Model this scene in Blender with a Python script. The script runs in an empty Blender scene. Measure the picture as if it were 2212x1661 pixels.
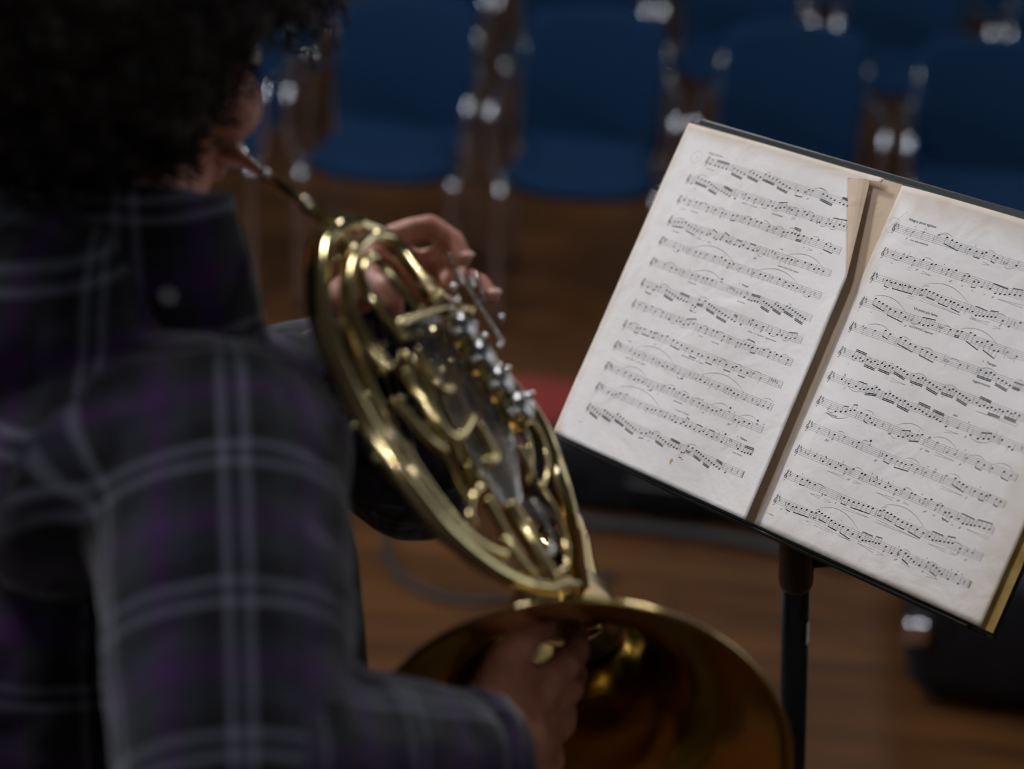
import bpy, bmesh, math, random
import numpy as np
from mathutils import Vector, Matrix, noise

# ------------------------------------------------------------------ camera, light, exposure
scn = bpy.context.scene
COL = scn.collection
FPX = 4000.0                       # focal length in pixels of the 2212 px wide frame
PITCH, ROLL, CAM_H = math.radians(24.2), math.radians(2.5), 2.10
CF = Vector((0, math.cos(PITCH), -math.sin(PITCH)))
R0 = Vector((1, 0, 0)); U0 = Vector((0, math.sin(PITCH), math.cos(PITCH)))
CR = R0 * math.cos(ROLL) + U0 * math.sin(ROLL)
CU = U0 * math.cos(ROLL) - R0 * math.sin(ROLL)
CO = Vector((0, 0, CAM_H))
camd = bpy.data.cameras.new('camera'); cam = bpy.data.objects.new('camera', camd); COL.objects.link(cam)
cam.matrix_world = Matrix(((CR.x, CU.x, -CF.x, CO.x), (CR.y, CU.y, -CF.y, CO.y), (CR.z, CU.z, -CF.z, CO.z), (0, 0, 0, 1)))
camd.sensor_fit = 'HORIZONTAL'; camd.sensor_width = 36; camd.lens = FPX / 2212 * 36
camd.dof.use_dof = True; camd.dof.focus_distance = 1.53; camd.dof.aperture_fstop = 2.7
camd.clip_start = 0.05
scn.camera = cam
scn.view_settings.view_transform = 'Standard'; scn.view_settings.look = 'None'
scn.view_settings.exposure = -0.22; scn.view_settings.gamma = 1; scn.view_settings.use_curve_mapping = False
w = bpy.data.worlds.new('world'); scn.world = w; w.use_nodes = True
w.node_tree.nodes['Background'].inputs[0].default_value = (0.75, 0.85, 1, 1)
w.node_tree.nodes['Background'].inputs[1].default_value = 0.3

WIN_L, WIN_R, WIN_B = 38.0, 3.0, 20.0
LAMPS = [(-1.5, 2.6, 190.0, .38), (-1.2, 1.0, 75.0, .38), (1.4, 3.0, 45.0, .38), (-1.6, 5.4, 55.0, .38), (1.6, 6.0, 60.0, .38),
         (1.9, -2.4, 1300.0, .042), (2.1, -1.2, 1300.0, .042), (1.1, -2.8, 1300.0, .042)]  # tiny lamps added behind the camera for highlights on the horn tubes

def P(px, py, z):
    return CO + (CF + CR * ((px - 1106) / FPX) - CU * ((py - 830.5) / FPX)) * z
def floor_at(px, py, h=0.0):
    d = P(px, py, 1) - CO
    return CO + d * ((h - CAM_H) / d.z)

# ------------------------------------------------------------------ materials
def mat(name, col, rough=0.5, metal=0.0, spec=0.5, sheen=0.0):
    m = bpy.data.materials.new(name); m.use_nodes = True
    b = m.node_tree.nodes['Principled BSDF']
    b.inputs['Base Color'].default_value = (*col, 1); b.inputs['Roughness'].default_value = rough
    b.inputs['Metallic'].default_value = metal; b.inputs['Specular IOR Level'].default_value = spec
    b.inputs['Sheen Weight'].default_value = sheen
    return m
def nt(m): return m.node_tree, m.node_tree.nodes, m.node_tree.links, m.node_tree.nodes['Principled BSDF']
def noise_var(m, scale, c1, c2, bump=0.0, coord='Object', detail=4, stretch=None):
    t, n, l, b = nt(m)
    tc = n.new('ShaderNodeTexCoord'); src = tc.outputs[coord]
    if stretch:
        mp = n.new('ShaderNodeMapping'); mp.inputs['Scale'].default_value = stretch; l.new(src, mp.inputs[0]); src = mp.outputs[0]
    nz = n.new('ShaderNodeTexNoise'); nz.inputs['Scale'].default_value = scale; nz.inputs['Detail'].default_value = detail
    l.new(src, nz.inputs['Vector'])
    r = n.new('ShaderNodeValToRGB'); r.color_ramp.elements[0].position = .35; r.color_ramp.elements[1].position = .65
    r.color_ramp.elements[0].color = (*c1, 1); r.color_ramp.elements[1].color = (*c2, 1)
    l.new(nz.outputs['Fac'], r.inputs[0]); l.new(r.outputs[0], b.inputs['Base Color'])
    if bump:
        bp = n.new('ShaderNodeBump'); bp.inputs['Strength'].default_value = bump; bp.inputs['Distance'].default_value = .01
        l.new(nz.outputs['Fac'], bp.inputs['Height']); l.new(bp.outputs[0], b.inputs['Normal'])
    return m
def emit(name, col, s):
    m = bpy.data.materials.new(name); m.use_nodes = True
    b = m.node_tree.nodes['Principled BSDF']; b.inputs['Base Color'].default_value = (*col, 1)
    b.inputs['Emission Color'].default_value = (*col, 1); b.inputs['Emission Strength'].default_value = s
    return m

M = {}
M['brass'] = noise_var(mat('brass', (.82, .67, .36), .10, 1), 6, (.78, .63, .31), (.86, .72, .42))
M['brass_bell'] = noise_var(mat('bell_brass', (.60, .42, .13), .18, 1), 5, (.50, .34, .09), (.66, .48, .16))
M['nickel'] = mat('nickel_silver', (.50, .49, .47), .2, 1)
M['silver'] = mat('silver_plate', (.75, .74, .72), .15, 1)
M['chrome'] = mat('chrome', (.80, .81, .84), .12, 1)
M['black_metal'] = mat('black_powder_coat', (.006, .006, .007), .35, 0, .4)
M['black_rubber'] = mat('black_rubber', (.012, .012, .014), .6)
M['black_case'] = noise_var(mat('black_case', (.006, .006, .008), .6, 0, .3), 30, (.004, .004, .006), (.009, .009, .012))
M['red_lining'] = mat('red_plush', (.16, .010, .006), .9)
M['dark_red'] = mat('dark_red_surface', (.045, .012, .006), .6)
M['chair_fabric'] = noise_var(mat('blue_fabric', (.006, .02, .05), .9, 0, .08), 300, (.0040, .017, .046), (.0070, .026, .066))
M['ink'] = mat('printing_ink', (.012, .012, .014), .6, 0, .2)
M['pencil'] = mat('pencil', (.16, .15, .15), .6)
M['cover'] = mat('green_cover', (.012, .035, .03), .6)
M['cover_edge'] = noise_var(mat('ochre_cover_paper', (.42, .28, .08), .8), 60, (.36, .22, .05), (.50, .34, .11))
M['label_white'] = mat('label_white', (.75, .76, .80), .5)
M['skin'] = noise_var(mat('skin', (.42, .20, .13), .5), 60, (.38, .135, .085), (.52, .24, .16))
M['skin'].node_tree.nodes['Principled BSDF'].inputs['Subsurface Weight'].default_value = .0
M['nail'] = mat('fingernail', (.62, .38, .32), .3)
M['hair'] = noise_var(mat('dark_hair', (.010, .006, .004), .6, 0, .3), 40, (.006, .004, .003), (.018, .010, .006))
M['tshirt'] = mat('black_cotton', (.006, .006, .007), .9)
M['trousers'] = mat('black_trousers', (.008, .008, .010), .9)
M['button'] = mat('shirt_button', (.16, .165, .18), .2, .1, .6)
M['wall'] = noise_var(mat('wall_plaster', (.14, .13, .12), .9), 3, (.10, .095, .085), (.15, .14, .125), .1)
M['ceiling'] = mat('ceiling_plaster', (.15, .14, .13), .9)
M['window_frame'] = mat('window_frame_paint', (.30, .28, .25), .5)
M['eye'] = mat('eye', (.5, .48, .45), .1)

def paper(name, c1, c2):
    m = mat(name, c1, .75, 0, .25)
    t, n, l, b = nt(m)
    tc = n.new('ShaderNodeTexCoord')
    n1 = n.new('ShaderNodeTexNoise'); n1.inputs['Scale'].default_value = 9; n1.inputs['Detail'].default_value = 5
    l.new(tc.outputs['Object'], n1.inputs['Vector'])
    r = n.new('ShaderNodeValToRGB'); r.color_ramp.elements[0].position = .3; r.color_ramp.elements[1].position = .7
    r.color_ramp.elements[0].color = (*c2, 1); r.color_ramp.elements[1].color = (*c1, 1)
    l.new(n1.outputs['Fac'], r.inputs[0])
    at = n.new('ShaderNodeAttribute'); at.attribute_name = 'edge_wear'
    mx = n.new('ShaderNodeMix'); mx.data_type = 'RGBA'
    l.new(at.outputs['Fac'], mx.inputs['Factor']); l.new(r.outputs[0], mx.inputs['A'])
    mx.inputs['B'].default_value = (.40, .27, .13, 1)
    l.new(mx.outputs['Result'], b.inputs['Base Color'])
    n2 = n.new('ShaderNodeTexNoise'); n2.inputs['Scale'].default_value = 320; n2.inputs['Detail'].default_value = 3
    n3 = n.new('ShaderNodeTexNoise'); n3.inputs['Scale'].default_value = 22; n3.inputs['Detail'].default_value = 2; n3.inputs['Distortion'].default_value = 1.2
    l.new(tc.outputs['Object'], n2.inputs['Vector']); l.new(tc.outputs['Object'], n3.inputs['Vector'])
    b1 = n.new('ShaderNodeBump'); b1.inputs['Strength'].default_value = .25; b1.inputs['Distance'].default_value = .0006
    b2 = n.new('ShaderNodeBump'); b2.inputs['Strength'].default_value = .5; b2.inputs['Distance'].default_value = .004
    l.new(n2.outputs['Fac'], b1.inputs['Height']); l.new(n3.outputs['Fac'], b2.inputs['Height'])
    l.new(b2.outputs[0], b1.inputs['Normal']); l.new(b1.outputs[0], b.inputs['Normal'])
    return m
M['paper'] = paper('old_paper', (.74, .70, .68), (.68, .64, .61))
M['paper_brown'] = paper('browned_paper', (.58, .44, .32), (.50, .37, .26))

def plaid_mat():
    m = mat('plaid_flannel', (.02, .02, .025), .95, 0, .15, .2)
    t, n, l, b = nt(m)
    def stripes(attr):
        a = n.new('ShaderNodeAttribute'); a.attribute_name = attr
        fr = n.new('ShaderNodeMath'); fr.operation = 'FRACT'; l.new(a.outputs['Fac'], fr.inputs[0])
        r = n.new('ShaderNodeValToRGB'); r.color_ramp.interpolation = 'LINEAR'
        K = (.005, .005, .007); G = (.016, .017, .026); W = (.11, .115, .145); V = (.036, .012, .060)
        st = [(0, K), (.06, K), (.075, W), (.115, W), (.13, G), (.20, G), (.215, W), (.255, W), (.27, K), (.42, K), (.46, G), (.56, G), (.58, V), (.72, V), (.74, G), (.88, G), (.92, K)]
        cr = r.color_ramp
        while len(cr.elements) < len(st): cr.elements.new(.5)
        for e, (p, c) in zip(cr.elements, st): e.position = p
        for e, (p, c) in zip(cr.elements, st): e.position = p; e.color = (*c, 1)
        l.new(fr.outputs[0], r.inputs[0]); return r.outputs[0]
    a, c = stripes('plaid_u'), stripes('plaid_v')
    mx = n.new('ShaderNodeMix'); mx.data_type = 'RGBA'; mx.inputs['Factor'].default_value = .5
    l.new(a, mx.inputs['A']); l.new(c, mx.inputs['B']); l.new(mx.outputs['Result'], b.inputs['Base Color'])
    return m
M['plaid'] = plaid_mat()

def wood_mat():
    m = mat('parquet_boards', (.15, .07, .03), .5, 0, .22)
    t, n, l, b = nt(m)
    tc = n.new('ShaderNodeTexCoord')
    mp = n.new('ShaderNodeMapping'); mp.inputs['Rotation'].default_value = (0, 0, math.radians(6))
    l.new(tc.outputs['Object'], mp.inputs[0])
    br = n.new('ShaderNodeTexBrick'); br.inputs['Scale'].default_value = 1.0
    br.inputs['Brick Width'].default_value = 1.6; br.inputs['Row Height'].default_value = .13; br.inputs['Mortar Size'].default_value = .003
    br.inputs['Color1'].default_value = (.096, .042, .0125, 1); br.inputs['Color2'].default_value = (.056, .022, .0065, 1); br.inputs['Mortar'].default_value = (.015, .008, .004, 1)
    l.new(mp.outputs[0], br.inputs['Vector'])
    mp2 = n.new('ShaderNodeMapping'); mp2.inputs['Scale'].default_value = (1.2, 9, 1); l.new(mp.outputs[0], mp2.inputs[0])
    nz = n.new('ShaderNodeTexNoise'); nz.inputs['Scale'].default_value = 2.2; nz.inputs['Detail'].default_value = 6
    l.new(mp2.outputs[0], nz.inputs['Vector'])
    r = n.new('ShaderNodeValToRGB'); r.color_ramp.elements[0].position = .3; r.color_ramp.elements[1].position = .7
    r.color_ramp.elements[0].color = (.55, .5, .45, 1); r.color_ramp.elements[1].color = (1.25, 1.15, 1.0, 1)
    l.new(nz.outputs['Fac'], r.inputs[0])
    mx = n.new('ShaderNodeMix'); mx.data_type = 'RGBA'; mx.blend_type = 'MULTIPLY'; mx.inputs['Factor'].default_value = 1
    l.new(br.outputs['Color'], mx.inputs['A']); l.new(r.outputs[0], mx.inputs['B']); l.new(mx.outputs['Result'], b.inputs['Base Color'])
    return m
M['wood'] = wood_mat()

# ------------------------------------------------------------------ helpers
def obj(name, me, m=None, parent=None, smooth=False):
    if m: me.materials.append(m)
    if smooth:
        me.polygons.foreach_set('use_smooth', [True] * len(me.polygons))
    o = bpy.data.objects.new(name, me); COL.objects.link(o)
    if parent: o.parent = parent; o.matrix_parent_inverse = Matrix.Translation(-parent.location)
    return o
def tag(o, label=None, cat=None, group=None, kind=None):
    if label: o['label'] = label
    if cat: o['category'] = cat
    if group: o['group'] = group
    if kind: o['kind'] = kind
    return o
def empty(name, loc):
    o = bpy.data.objects.new(name, None); COL.objects.link(o); o.location = loc; o.empty_display_size = .05
    return o
class MB:
    """collects geometry (world coordinates) for ONE mesh"""
    def __init__(s): s.v = []; s.f = []
    def add(s, vs, fs):
        o = len(s.v); s.v += [tuple(v) for v in vs]; s.f += [tuple(i + o for i in f) for f in fs]; return s
    def me(s, name):
        me = bpy.data.meshes.new(name); me.from_pydata(s.v, [], s.f); me.update(); return me
    def build(s, name, m, parent=None, smooth=False, normals=True):
        me = s.me(name)
        if normals:
            bm = bmesh.new(); bm.from_mesh(me); bmesh.ops.recalc_face_normals(bm, faces=bm.faces); bm.to_mesh(me); bm.free()
        return obj(name, me, m, parent, smooth)
    def box(s, lo, hi, mtx=None):
        vs = [Vector((x, y, z)) for x in (lo[0], hi[0]) for y in (lo[1], hi[1]) for z in (lo[2], hi[2])]
        if mtx: vs = [mtx @ v for v in vs]
        return s.add(vs, [(0, 1, 3, 2), (4, 6, 7, 5), (0, 4, 5, 1), (2, 3, 7, 6), (0, 2, 6, 4), (1, 5, 7, 3)])
    def rbox(s, lo, hi, r, mtx=None, seg=4):
        bm = bmesh.new(); bmesh.ops.create_cube(bm, size=1)
        for v in bm.verts: v.co = Vector([(a + b) / 2 + c * (b - a) for a, b, c in zip(lo, hi, v.co)])
        bmesh.ops.bevel(bm, geom=bm.edges[:] + bm.verts[:], offset=r, segments=seg, profile=.5, affect='EDGES')
        if mtx: bm.transform(mtx)
        bm.verts.index_update()
        s.add([v.co.copy() for v in bm.verts], [[v.index for v in f.verts] for f in bm.faces]); bm.free(); return s
    def tube(s, pts, rad, seg=12, res=6, closed=False, cap=True, sq=None):
        pts = [Vector(p) for p in pts]
        if not hasattr(rad, '__len__'): rad = [rad] * len(pts)
        q, rr = [], []
        n = len(pts)
        if n > 2 or closed:
            rng = n if closed else n - 1
            for i in range(rng):
                g = lambda k: (pts[k % n] if closed else (pts[k] if 0 <= k < n else (2 * pts[0] - pts[1] if k < 0 else 2 * pts[-1] - pts[-2])))
                gr = lambda k: rad[k % n] if closed else rad[min(max(k, 0), n - 1)]
                p0, p1, p2, p3 = g(i - 1), g(i), g(i + 1), g(i + 2)
                for j in range(res):
                    t = j / res; t2 = t * t; t3 = t2 * t
                    q.append(.5 * ((2 * p1) + (p2 - p0) * t + (2 * p0 - 5 * p1 + 4 * p2 - p3) * t2 + (3 * p1 - p0 - 3 * p2 + p3) * t3))
                    rr.append(gr(i) * (1 - t) + gr(i + 1) * t)
            if not closed: q.append(pts[-1]); rr.append(rad[-1])
        else: q, rr = pts, list(rad)
        N = len(q); vs = []; up = None
        for i in range(N):
            t = (q[(i + 1) % N] - q[i - 1]) if closed else (q[min(i + 1, N - 1)] - q[max(i - 1, 0)])
            t.normalize()
            if up is None:
                up = Vector((0, 0, 1)) if abs(t.z) < .9 else Vector((1, 0, 0))
            up = (up - t * up.dot(t)).normalized(); sd = t.cross(up)
            for k in range(seg):
                a = 2 * math.pi * k / seg
                vs.append(q[i] + (up * math.cos(a) + sd * math.sin(a) * (sq or 1)) * rr[i])
        fs = []
        for i in range(N if closed else N - 1):
            for k in range(seg):
                j = (i + 1) % N
                fs.append((i * seg + k, i * seg + (k + 1) % seg, j * seg + (k + 1) % seg, j * seg + k))
        if cap and not closed: fs += [tuple(range(seg))[::-1], tuple((N - 1) * seg + k for k in range(seg))]
        return s.add(vs, fs)
    def lathe(s, prof, o, ax, seg=32, closed_prof=False):
        ax = Vector(ax).normalized(); a = ax.orthogonal().normalized(); b = ax.cross(a); o = Vector(o)
        vs = []
        for (r, h) in prof:
            for k in range(seg):
                t = 2 * math.pi * k / seg; vs.append(o + ax * h + (a * math.cos(t) + b * math.sin(t)) * r)
        n = len(prof); fs = []
        for i in range(n if closed_prof else n - 1):
            j = (i + 1) % n
            for k in range(seg): fs.append((i * seg + k, i * seg + (k + 1) % seg, j * seg + (k + 1) % seg, j * seg + k))
        return s.add(vs, fs)
    def ball(s, c, r, seg=12, sc=(1, 1, 1), rot=None):
        c = Vector(c); n = seg // 2 + 1; vs = []; fs = []
        for i in range(n):
            th = math.pi * (i + .001) / (n - 1 + .002)
            for k in range(seg):
                a = 2 * math.pi * k / seg
                d = Vector((math.sin(th) * math.cos(a) * sc[0], math.sin(th) * math.sin(a) * sc[1], math.cos(th) * sc[2])) * r
                if rot: d = rot @ d
                vs.append(c + d)
        for i in range(n - 1):
            for k in range(seg): fs.append((i * seg + k, i * seg + (k + 1) % seg, (i + 1) * seg + (k + 1) % seg, (i + 1) * seg + k))
        fs += [tuple(range(seg))[::-1], tuple((n - 1) * seg + k for k in range(seg))]
        return s.add(vs, fs)
    def cap(s, A, B, ra, rb, seg=16, flat=None, k=1.0):
        """tapered capsule; flat = axis squashed by k"""
        A, B = Vector(A), Vector(B); t = (B - A); L = t.length; t.normalize()
        a = t.orthogonal().normalized(); b = t.cross(a)
        if flat is not None:
            fl = Vector(flat); a = (fl - t * fl.dot(t)).normalized(); b = t.cross(a)
        pr = [(math.sin(x) * ra, -math.cos(x) * ra) for x in np.linspace(.02, math.pi / 2, 5)] + [(math.sin(x) * rb, L + math.cos(x) * rb) for x in np.linspace(math.pi / 2, .02, 5)]
        vs = []
        for (r, h) in pr:
            for q in range(seg):
                an = 2 * math.pi * q / seg; vs.append(A + t * h + a * (math.cos(an) * r * k) + b * (math.sin(an) * r))
        n = len(pr); fs = [(i * seg + q, i * seg + (q + 1) % seg, (i + 1) * seg + (q + 1) % seg, (i + 1) * seg + q) for i in range(n - 1) for q in range(seg)]
        fs += [tuple(range(seg))[::-1], tuple((n - 1) * seg + q for q in range(seg))]
        return s.add(vs, fs)
def remesh(mb, voxel, smooth=3, sf=.5):
    me = mb.me('tmp')
    bm = bmesh.new(); bm.from_mesh(me); bmesh.ops.recalc_face_normals(bm, faces=bm.faces); bm.to_mesh(me); bm.free()
    o = bpy.data.objects.new('tmp', me); COL.objects.link(o)
    r = o.modifiers.new('r', 'REMESH'); r.mode = 'VOXEL'; r.voxel_size = voxel
    if smooth:
        sm = o.modifiers.new('s', 'SMOOTH'); sm.iterations = smooth; sm.factor = sf
    dg = bpy.context.evaluated_depsgraph_get(); dg.update()
    out = bpy.data.meshes.new_from_object(o.evaluated_get(dg))
    bpy.data.objects.remove(o); bpy.data.meshes.remove(me)
    return out
def prism(mb, poly, mtx, h):
    n = len(poly)
    vs = [mtx @ Vector((x, y, 0)) for x, y in poly] + [mtx @ Vector((x, y, h)) for x, y in poly]
    return mb.add(vs, [tuple(range(n))[::-1], tuple(range(n, 2 * n))] + [(i, (i + 1) % n, n + (i + 1) % n, n + i) for i in range(n)])

# ------------------------------------------------------------------ the room
X0, X1, Y0, Y1, ZC = -5.0, 6.0, -4.0, 11.0, 4.6
def struct(o): o['kind'] = 'structure'; return o
struct(MB().box((X0, Y0, -.1), (X1, Y1, 0)).build('floor', M['wood']))
struct(MB().box((X0, Y0, ZC), (X1, Y1, ZC + .1)).build('ceiling', M['ceiling']))
def wall(name, axis, at, out, holes):
    """wall with rectangular window openings: holes = (a0, a1, z0, z1)"""
    lo, hi = (Y0, Y1) if axis == 'x' else (X0, X1)
    mb = MB(); xs = sorted(set([lo, hi] + [h[0] for h in holes] + [h[1] for h in holes]))
    def bx(a0, a1, z0, z1):
        if axis == 'x': mb.box((min(at, at + out), a0, z0), (max(at, at + out), a1, z1))
        else: mb.box((a0, min(at, at + out), z0), (a1, max(at, at + out), z1))
    for a0, a1 in zip(xs[:-1], xs[1:]):
        h = [q for q in holes if q[0] <= a0 and q[1] >= a1]
        if h: bx(a0, a1, 0, h[0][2]); bx(a0, a1, h[0][3], ZC)
        else: bx(a0, a1, 0, ZC)
    struct(mb.build(name, M['wall']))
wn = [0]
def window(axis, at, out, h, strength, col=(.80, .89, 1)):
    wn[0] += 1; a0, a1, z0, z1 = h; d = out * .6
    def B(mb, p, q, r, s_, t0, t1):
        if axis == 'x': mb.box((min(at + t0, at + t1), p, r), (max(at + t0, at + t1), q, s_))
        else: mb.box((p, min(at + t0, at + t1), r), (q, max(at + t0, at + t1), s_))
    fr = MB(); t = .06
    B(fr, a0, a1, z0, z0 + t, 0, out); B(fr, a0, a1, z1 - t, z1, 0, out); t = min(t, (a1 - a0) * .12); B(fr, a0, a0 + t, z0, z1, 0, out); B(fr, a1 - t, a1, z0, z1, 0, out)
    B(fr, (a0 + a1) / 2 - .03, (a0 + a1) / 2 + .03, z0, z1, out * .3, out * .9)
    for k in (1, 2): zz = z0 + (z1 - z0) * k / 3; B(fr, a0, a1, zz - .02, zz + .02, out * .3, out * .9)
    f = struct(fr.build('window_%d' % wn[0], M['window_frame']))
    g = MB(); B(g, a0 + t, a1 - t, z0 + t, z1 - t, out * .55, out * .65)
    g.build('pane', emit('daylight_glass_%d' % wn[0], col, strength), f)
HL = [(1.8, 2.6, 2.4, 3.1), (3.4, 4.2, 2.4, 3.1), (5.0, 5.8, 2.4, 3.1), (6.6, 7.4, 2.4, 3.1)]
HR = [(3.0, 4.2, 1.5, 4.0), (6.0, 7.2, 1.5, 4.0)]
HB = [(-1.50, -1.24, 2.8, 3.06), (-.50, -.24, 3.2, 3.46), (.50, .76, 3.65, 3.91)]  # small bright panes added behind the camera to glint on the horn
wall('wall_left', 'x', X0, -.2, HL); wall('wall_right', 'x', X1, .2, HR); wall('wall_back', 'y', Y0, -.2, HB); wall('wall_front', 'y', Y1, .2, [])
for h in HL: window('x', X0, -.2, h, WIN_L)
for h in HR: window('x', X1, .2, h, WIN_R)
for h in HB: window('y', Y0, -.2, h, WIN_B)
struct(MB().box((X0, Y0, 0), (X0 + .02, Y1, .12)).build('baseboard_left', M['window_frame']))
struct(MB().box((X1 - .02, Y0, 0), (X1, Y1, .12)).build('baseboard_right', M['window_frame']))
struct(MB().box((X0, Y1 - .02, 0), (X1, Y1, .12)).build('baseboard_front', M['window_frame']))

# ceiling lamps (they are what lights the foreground; the tiny ones are added for horn highlights)
def ceiling_lamp(x, y, z, sx, sy, strength, label):
    t = empty('ceiling_light', (x, y, z)); t['label'] = label; t['category'] = 'lamp'; t['group'] = 'ceiling lights above the players'
    MB().rbox((x - sx, y - sy, z), (x + sx, y + sy, z + .07), .02).build('housing', M['window_frame'], t)
    MB().rbox((x - sx + .02, y - sy + .02, z - .02), (x + sx - .02, y + sy - .02, z + .001), .008).build('diffuser', emit('lamp_glow_%.1f_%.1f' % (x, y), (.95, .96, 1), strength), t)
    for q in (-1, 1): MB().tube([(x + q * sx * .7, y, z + .06), (x + q * sx * .7, y, ZC)], .008, 8).build('hanger', M['black_metal'], t)
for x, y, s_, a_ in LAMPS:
    ceiling_lamp(x, y, 3.9, a_, min(a_, .13), s_, 'unseen ceiling lamp hanging on two rods above the floor')

# ------------------------------------------------------------------ chairs
def make_chair():
    root = empty('stacking_chair', (0, 0, 0))
    def tb(name, pts, r=.0105, m='chrome'): return MB().tube(pts, r, 10, 5).build(name, M[m], root, True)
    # local: x = width, -y = front, seat height .43
    sb = MB(); nu, nv = 14, 14; vs = []
    for side in (0, 1):
        for j in range(nv + 1):
            for i in range(nu + 1):
                u = i / nu * 2 - 1; v = j / nv
                wd = .215 * (1 - .12 * v) ; y = -.185 + .37 * v
                fr = .06 * (abs(u) ** 4) * max(0, 1 - v * 5); y += fr
                z = .452 + .018 * u * u - .030 * max(0, 1 - v * 5) ** 2 - .01 * math.sin(v * math.pi) + .03 * max(0, (v - .8) * 5) ** 2
                vs.append((u * wd, y, z - (.022 if side else 0)))
    n1 = (nu + 1) * (nv + 1); fs = []
    for j in range(nv):
        for i in range(nu):
            a = j * (nu + 1) + i; fs.append((a, a + 1, a + nu + 2, a + nu + 1)); fs.append((n1 + a, n1 + a + nu + 1, n1 + a + nu + 2, n1 + a + 1))
    rim = [i for i in range(nu + 1)] + [(j + 1) * (nu + 1) - 1 for j in range(1, nv + 1)] + [nv * (nu + 1) + i for i in range(nu - 1, -1, -1)] + [j * (nu + 1) for j in range(nv - 1, 0, -1)]
    for a, b in zip(rim, rim[1:] + rim[:1]): fs.append((a, n1 + a, n1 + b, b))
    sb.add(vs, fs).build('seat', M['chair_fabric'], root, True)
    bb = MB(); vs = []
    for side in (0, 1):
        for j in range(nv + 1):
            for i in range(nu + 1):
                u = i / nu * 2 - 1; v = j / nv
                z = .445 + .41 * v; wd = .205 + .012 * math.sin(v * 3.1)
                cn = max(0, (v - .86) / .14); z -= .035 * cn * abs(u) ** 4
                y = .17 + .095 * v - .02 * math.sin(v * 3.14) + .028 * (1 - u * u) * 1.0
                vs.append((u * wd, y + (.02 if side else 0), z))
    fs2 = []
    for j in range(nv):
        for i in range(nu):
            a = j * (nu + 1) + i; fs2.append((a, a + nu + 1, a + nu + 2, a + 1)); fs2.append((n1 + a, n1 + a + 1, n1 + a + nu + 2, n1 + a + nu + 1))
    for a, b in zip(rim, rim[1:] + rim[:1]): fs2.append((a, b, n1 + b, n1 + a))
    bb.add(vs, fs2).build('backrest', M['chair_fabric'], root, True)
    for s in (-1, 1):
        tb('leg', [(s * .225, -.215, .012), (s * .225, -.212, .22), (s * .225, -.205, .40), (s * .225, -.185, .428), (s * .225, -.15, .433), (s * .222, .0, .425)])
        tb('leg', [(s * .225, .31, .012), (s * .222, .25, .25), (s * .218, .205, .43), (s * .214, .215, .60), (s * .21, .25, .76)])
        tb('armrest', [(s * .228, -.10, .425), (s * .255, -.17, .47), (s * .262, -.205, .60), (s * .262, -.20, .650), (s * .262, -.175, .668), (s * .262, -.10, .670), (s * .258, .08, .665), (s * .235, .20, .655), (s * .212, .225, .65)])
    tb('seat_frame', [(-.222, .0, .418), (.222, .0, .418)]); tb('seat_frame', [(-.218, .2, .42), (.218, .2, .42)])
    for s in (-1, 1):
        for y in (-.215, .31):
            MB().tube([(s * .225, y, 0), (s * .225, y, .03)], .014, 10).build('foot_cap', M['black_rubber'], root)
    return root
chair0 = make_chair()
def copy_tree(r, loc, rz):
    c = r.copy(); COL.objects.link(c); c.location = loc; c.rotation_euler = (0, 0, rz)
    for ch in r.children:
        d = ch.copy(); COL.objects.link(d); d.parent = c
    return c
ROWS = [
    ([-.98, -.395, .185, .765, 1.345], 5.29, -.135,
     ['blue chair of the nearest row mostly hidden behind the curly hair and the mouthpiece',
      'blue chair in the nearest row standing directly above the horn, whole seat in view',
      'blue chair of the nearest row between the horn and the sheet music, seat visible',
      'blue chair of the nearest row, its seat hidden behind the left music page',
      'blue chair in the nearest row at the right edge, behind the right music page']),
    ([-.97, -.39, .17, .755, 1.355, 1.95], 6.70, -.10,
     ['blue chair in the second row behind the curly hair, leftmost of its row',
      'blue chair in the second row behind the whole-seat chair above the horn',
      'blue chair in the second row seen over the chair left of the music stand',
      'blue chair in the second row seen over the chair behind the left music page',
      'blue chair in the second row seen over the right music page near the frame corner',
      'blue chair in the second row, rightmost of its row at the frame edge']),
    ([-.40, .19, .80, 1.40, 2.0], 8.05, -.10,
     ['blue chair in the farthest row at top left, above the horn',
      'blue chair in the farthest row, second from the left at the top edge',
      'blue chair in the farthest row at the top, above the left music page',
      'blue chair in the farthest row at the top, above the right music page',
      'blue chair in the farthest row at the top right corner'])]
first = True
for xs, yb, sl, labs in ROWS:
    for i, (x, lb) in enumerate(zip(xs, labs)):
        loc = (x, yb + sl * x, 0); rz = math.radians(-7 + (i * 37 % 5 - 2) * .8)
        if first: c = chair0; c.location = loc; c.rotation_euler = (0, 0, rz); first = False
        else: c = copy_tree(chair0, loc, rz)
        tag(c, lb, 'chair', 'blue chairs in rows behind the stand')

# ------------------------------------------------------------------ things on the floor
def cable(name, px, r, label):
    pts = [floor_at(x, y, r) for x, y in px]
    tag(MB().tube(pts, r, 8, 8).build(name, M['black_rubber'], None, True), label, 'cable')
cable('floor_cable', [(905, 1060), (858, 1110), (838, 1165), (850, 1225), (905, 1272), (1000, 1300), (1100, 1298), (1200, 1280), (1330, 1245)], .009, 'black cable curled in a loop on the wooden floor below the horn')
cable('power_cable', [(1120, 1096), (1270, 1128), (1420, 1144), (1560, 1162), (1700, 1190), (1840, 1225)], .016, 'thick black cable running straight across the floor behind the stand pole')
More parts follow.
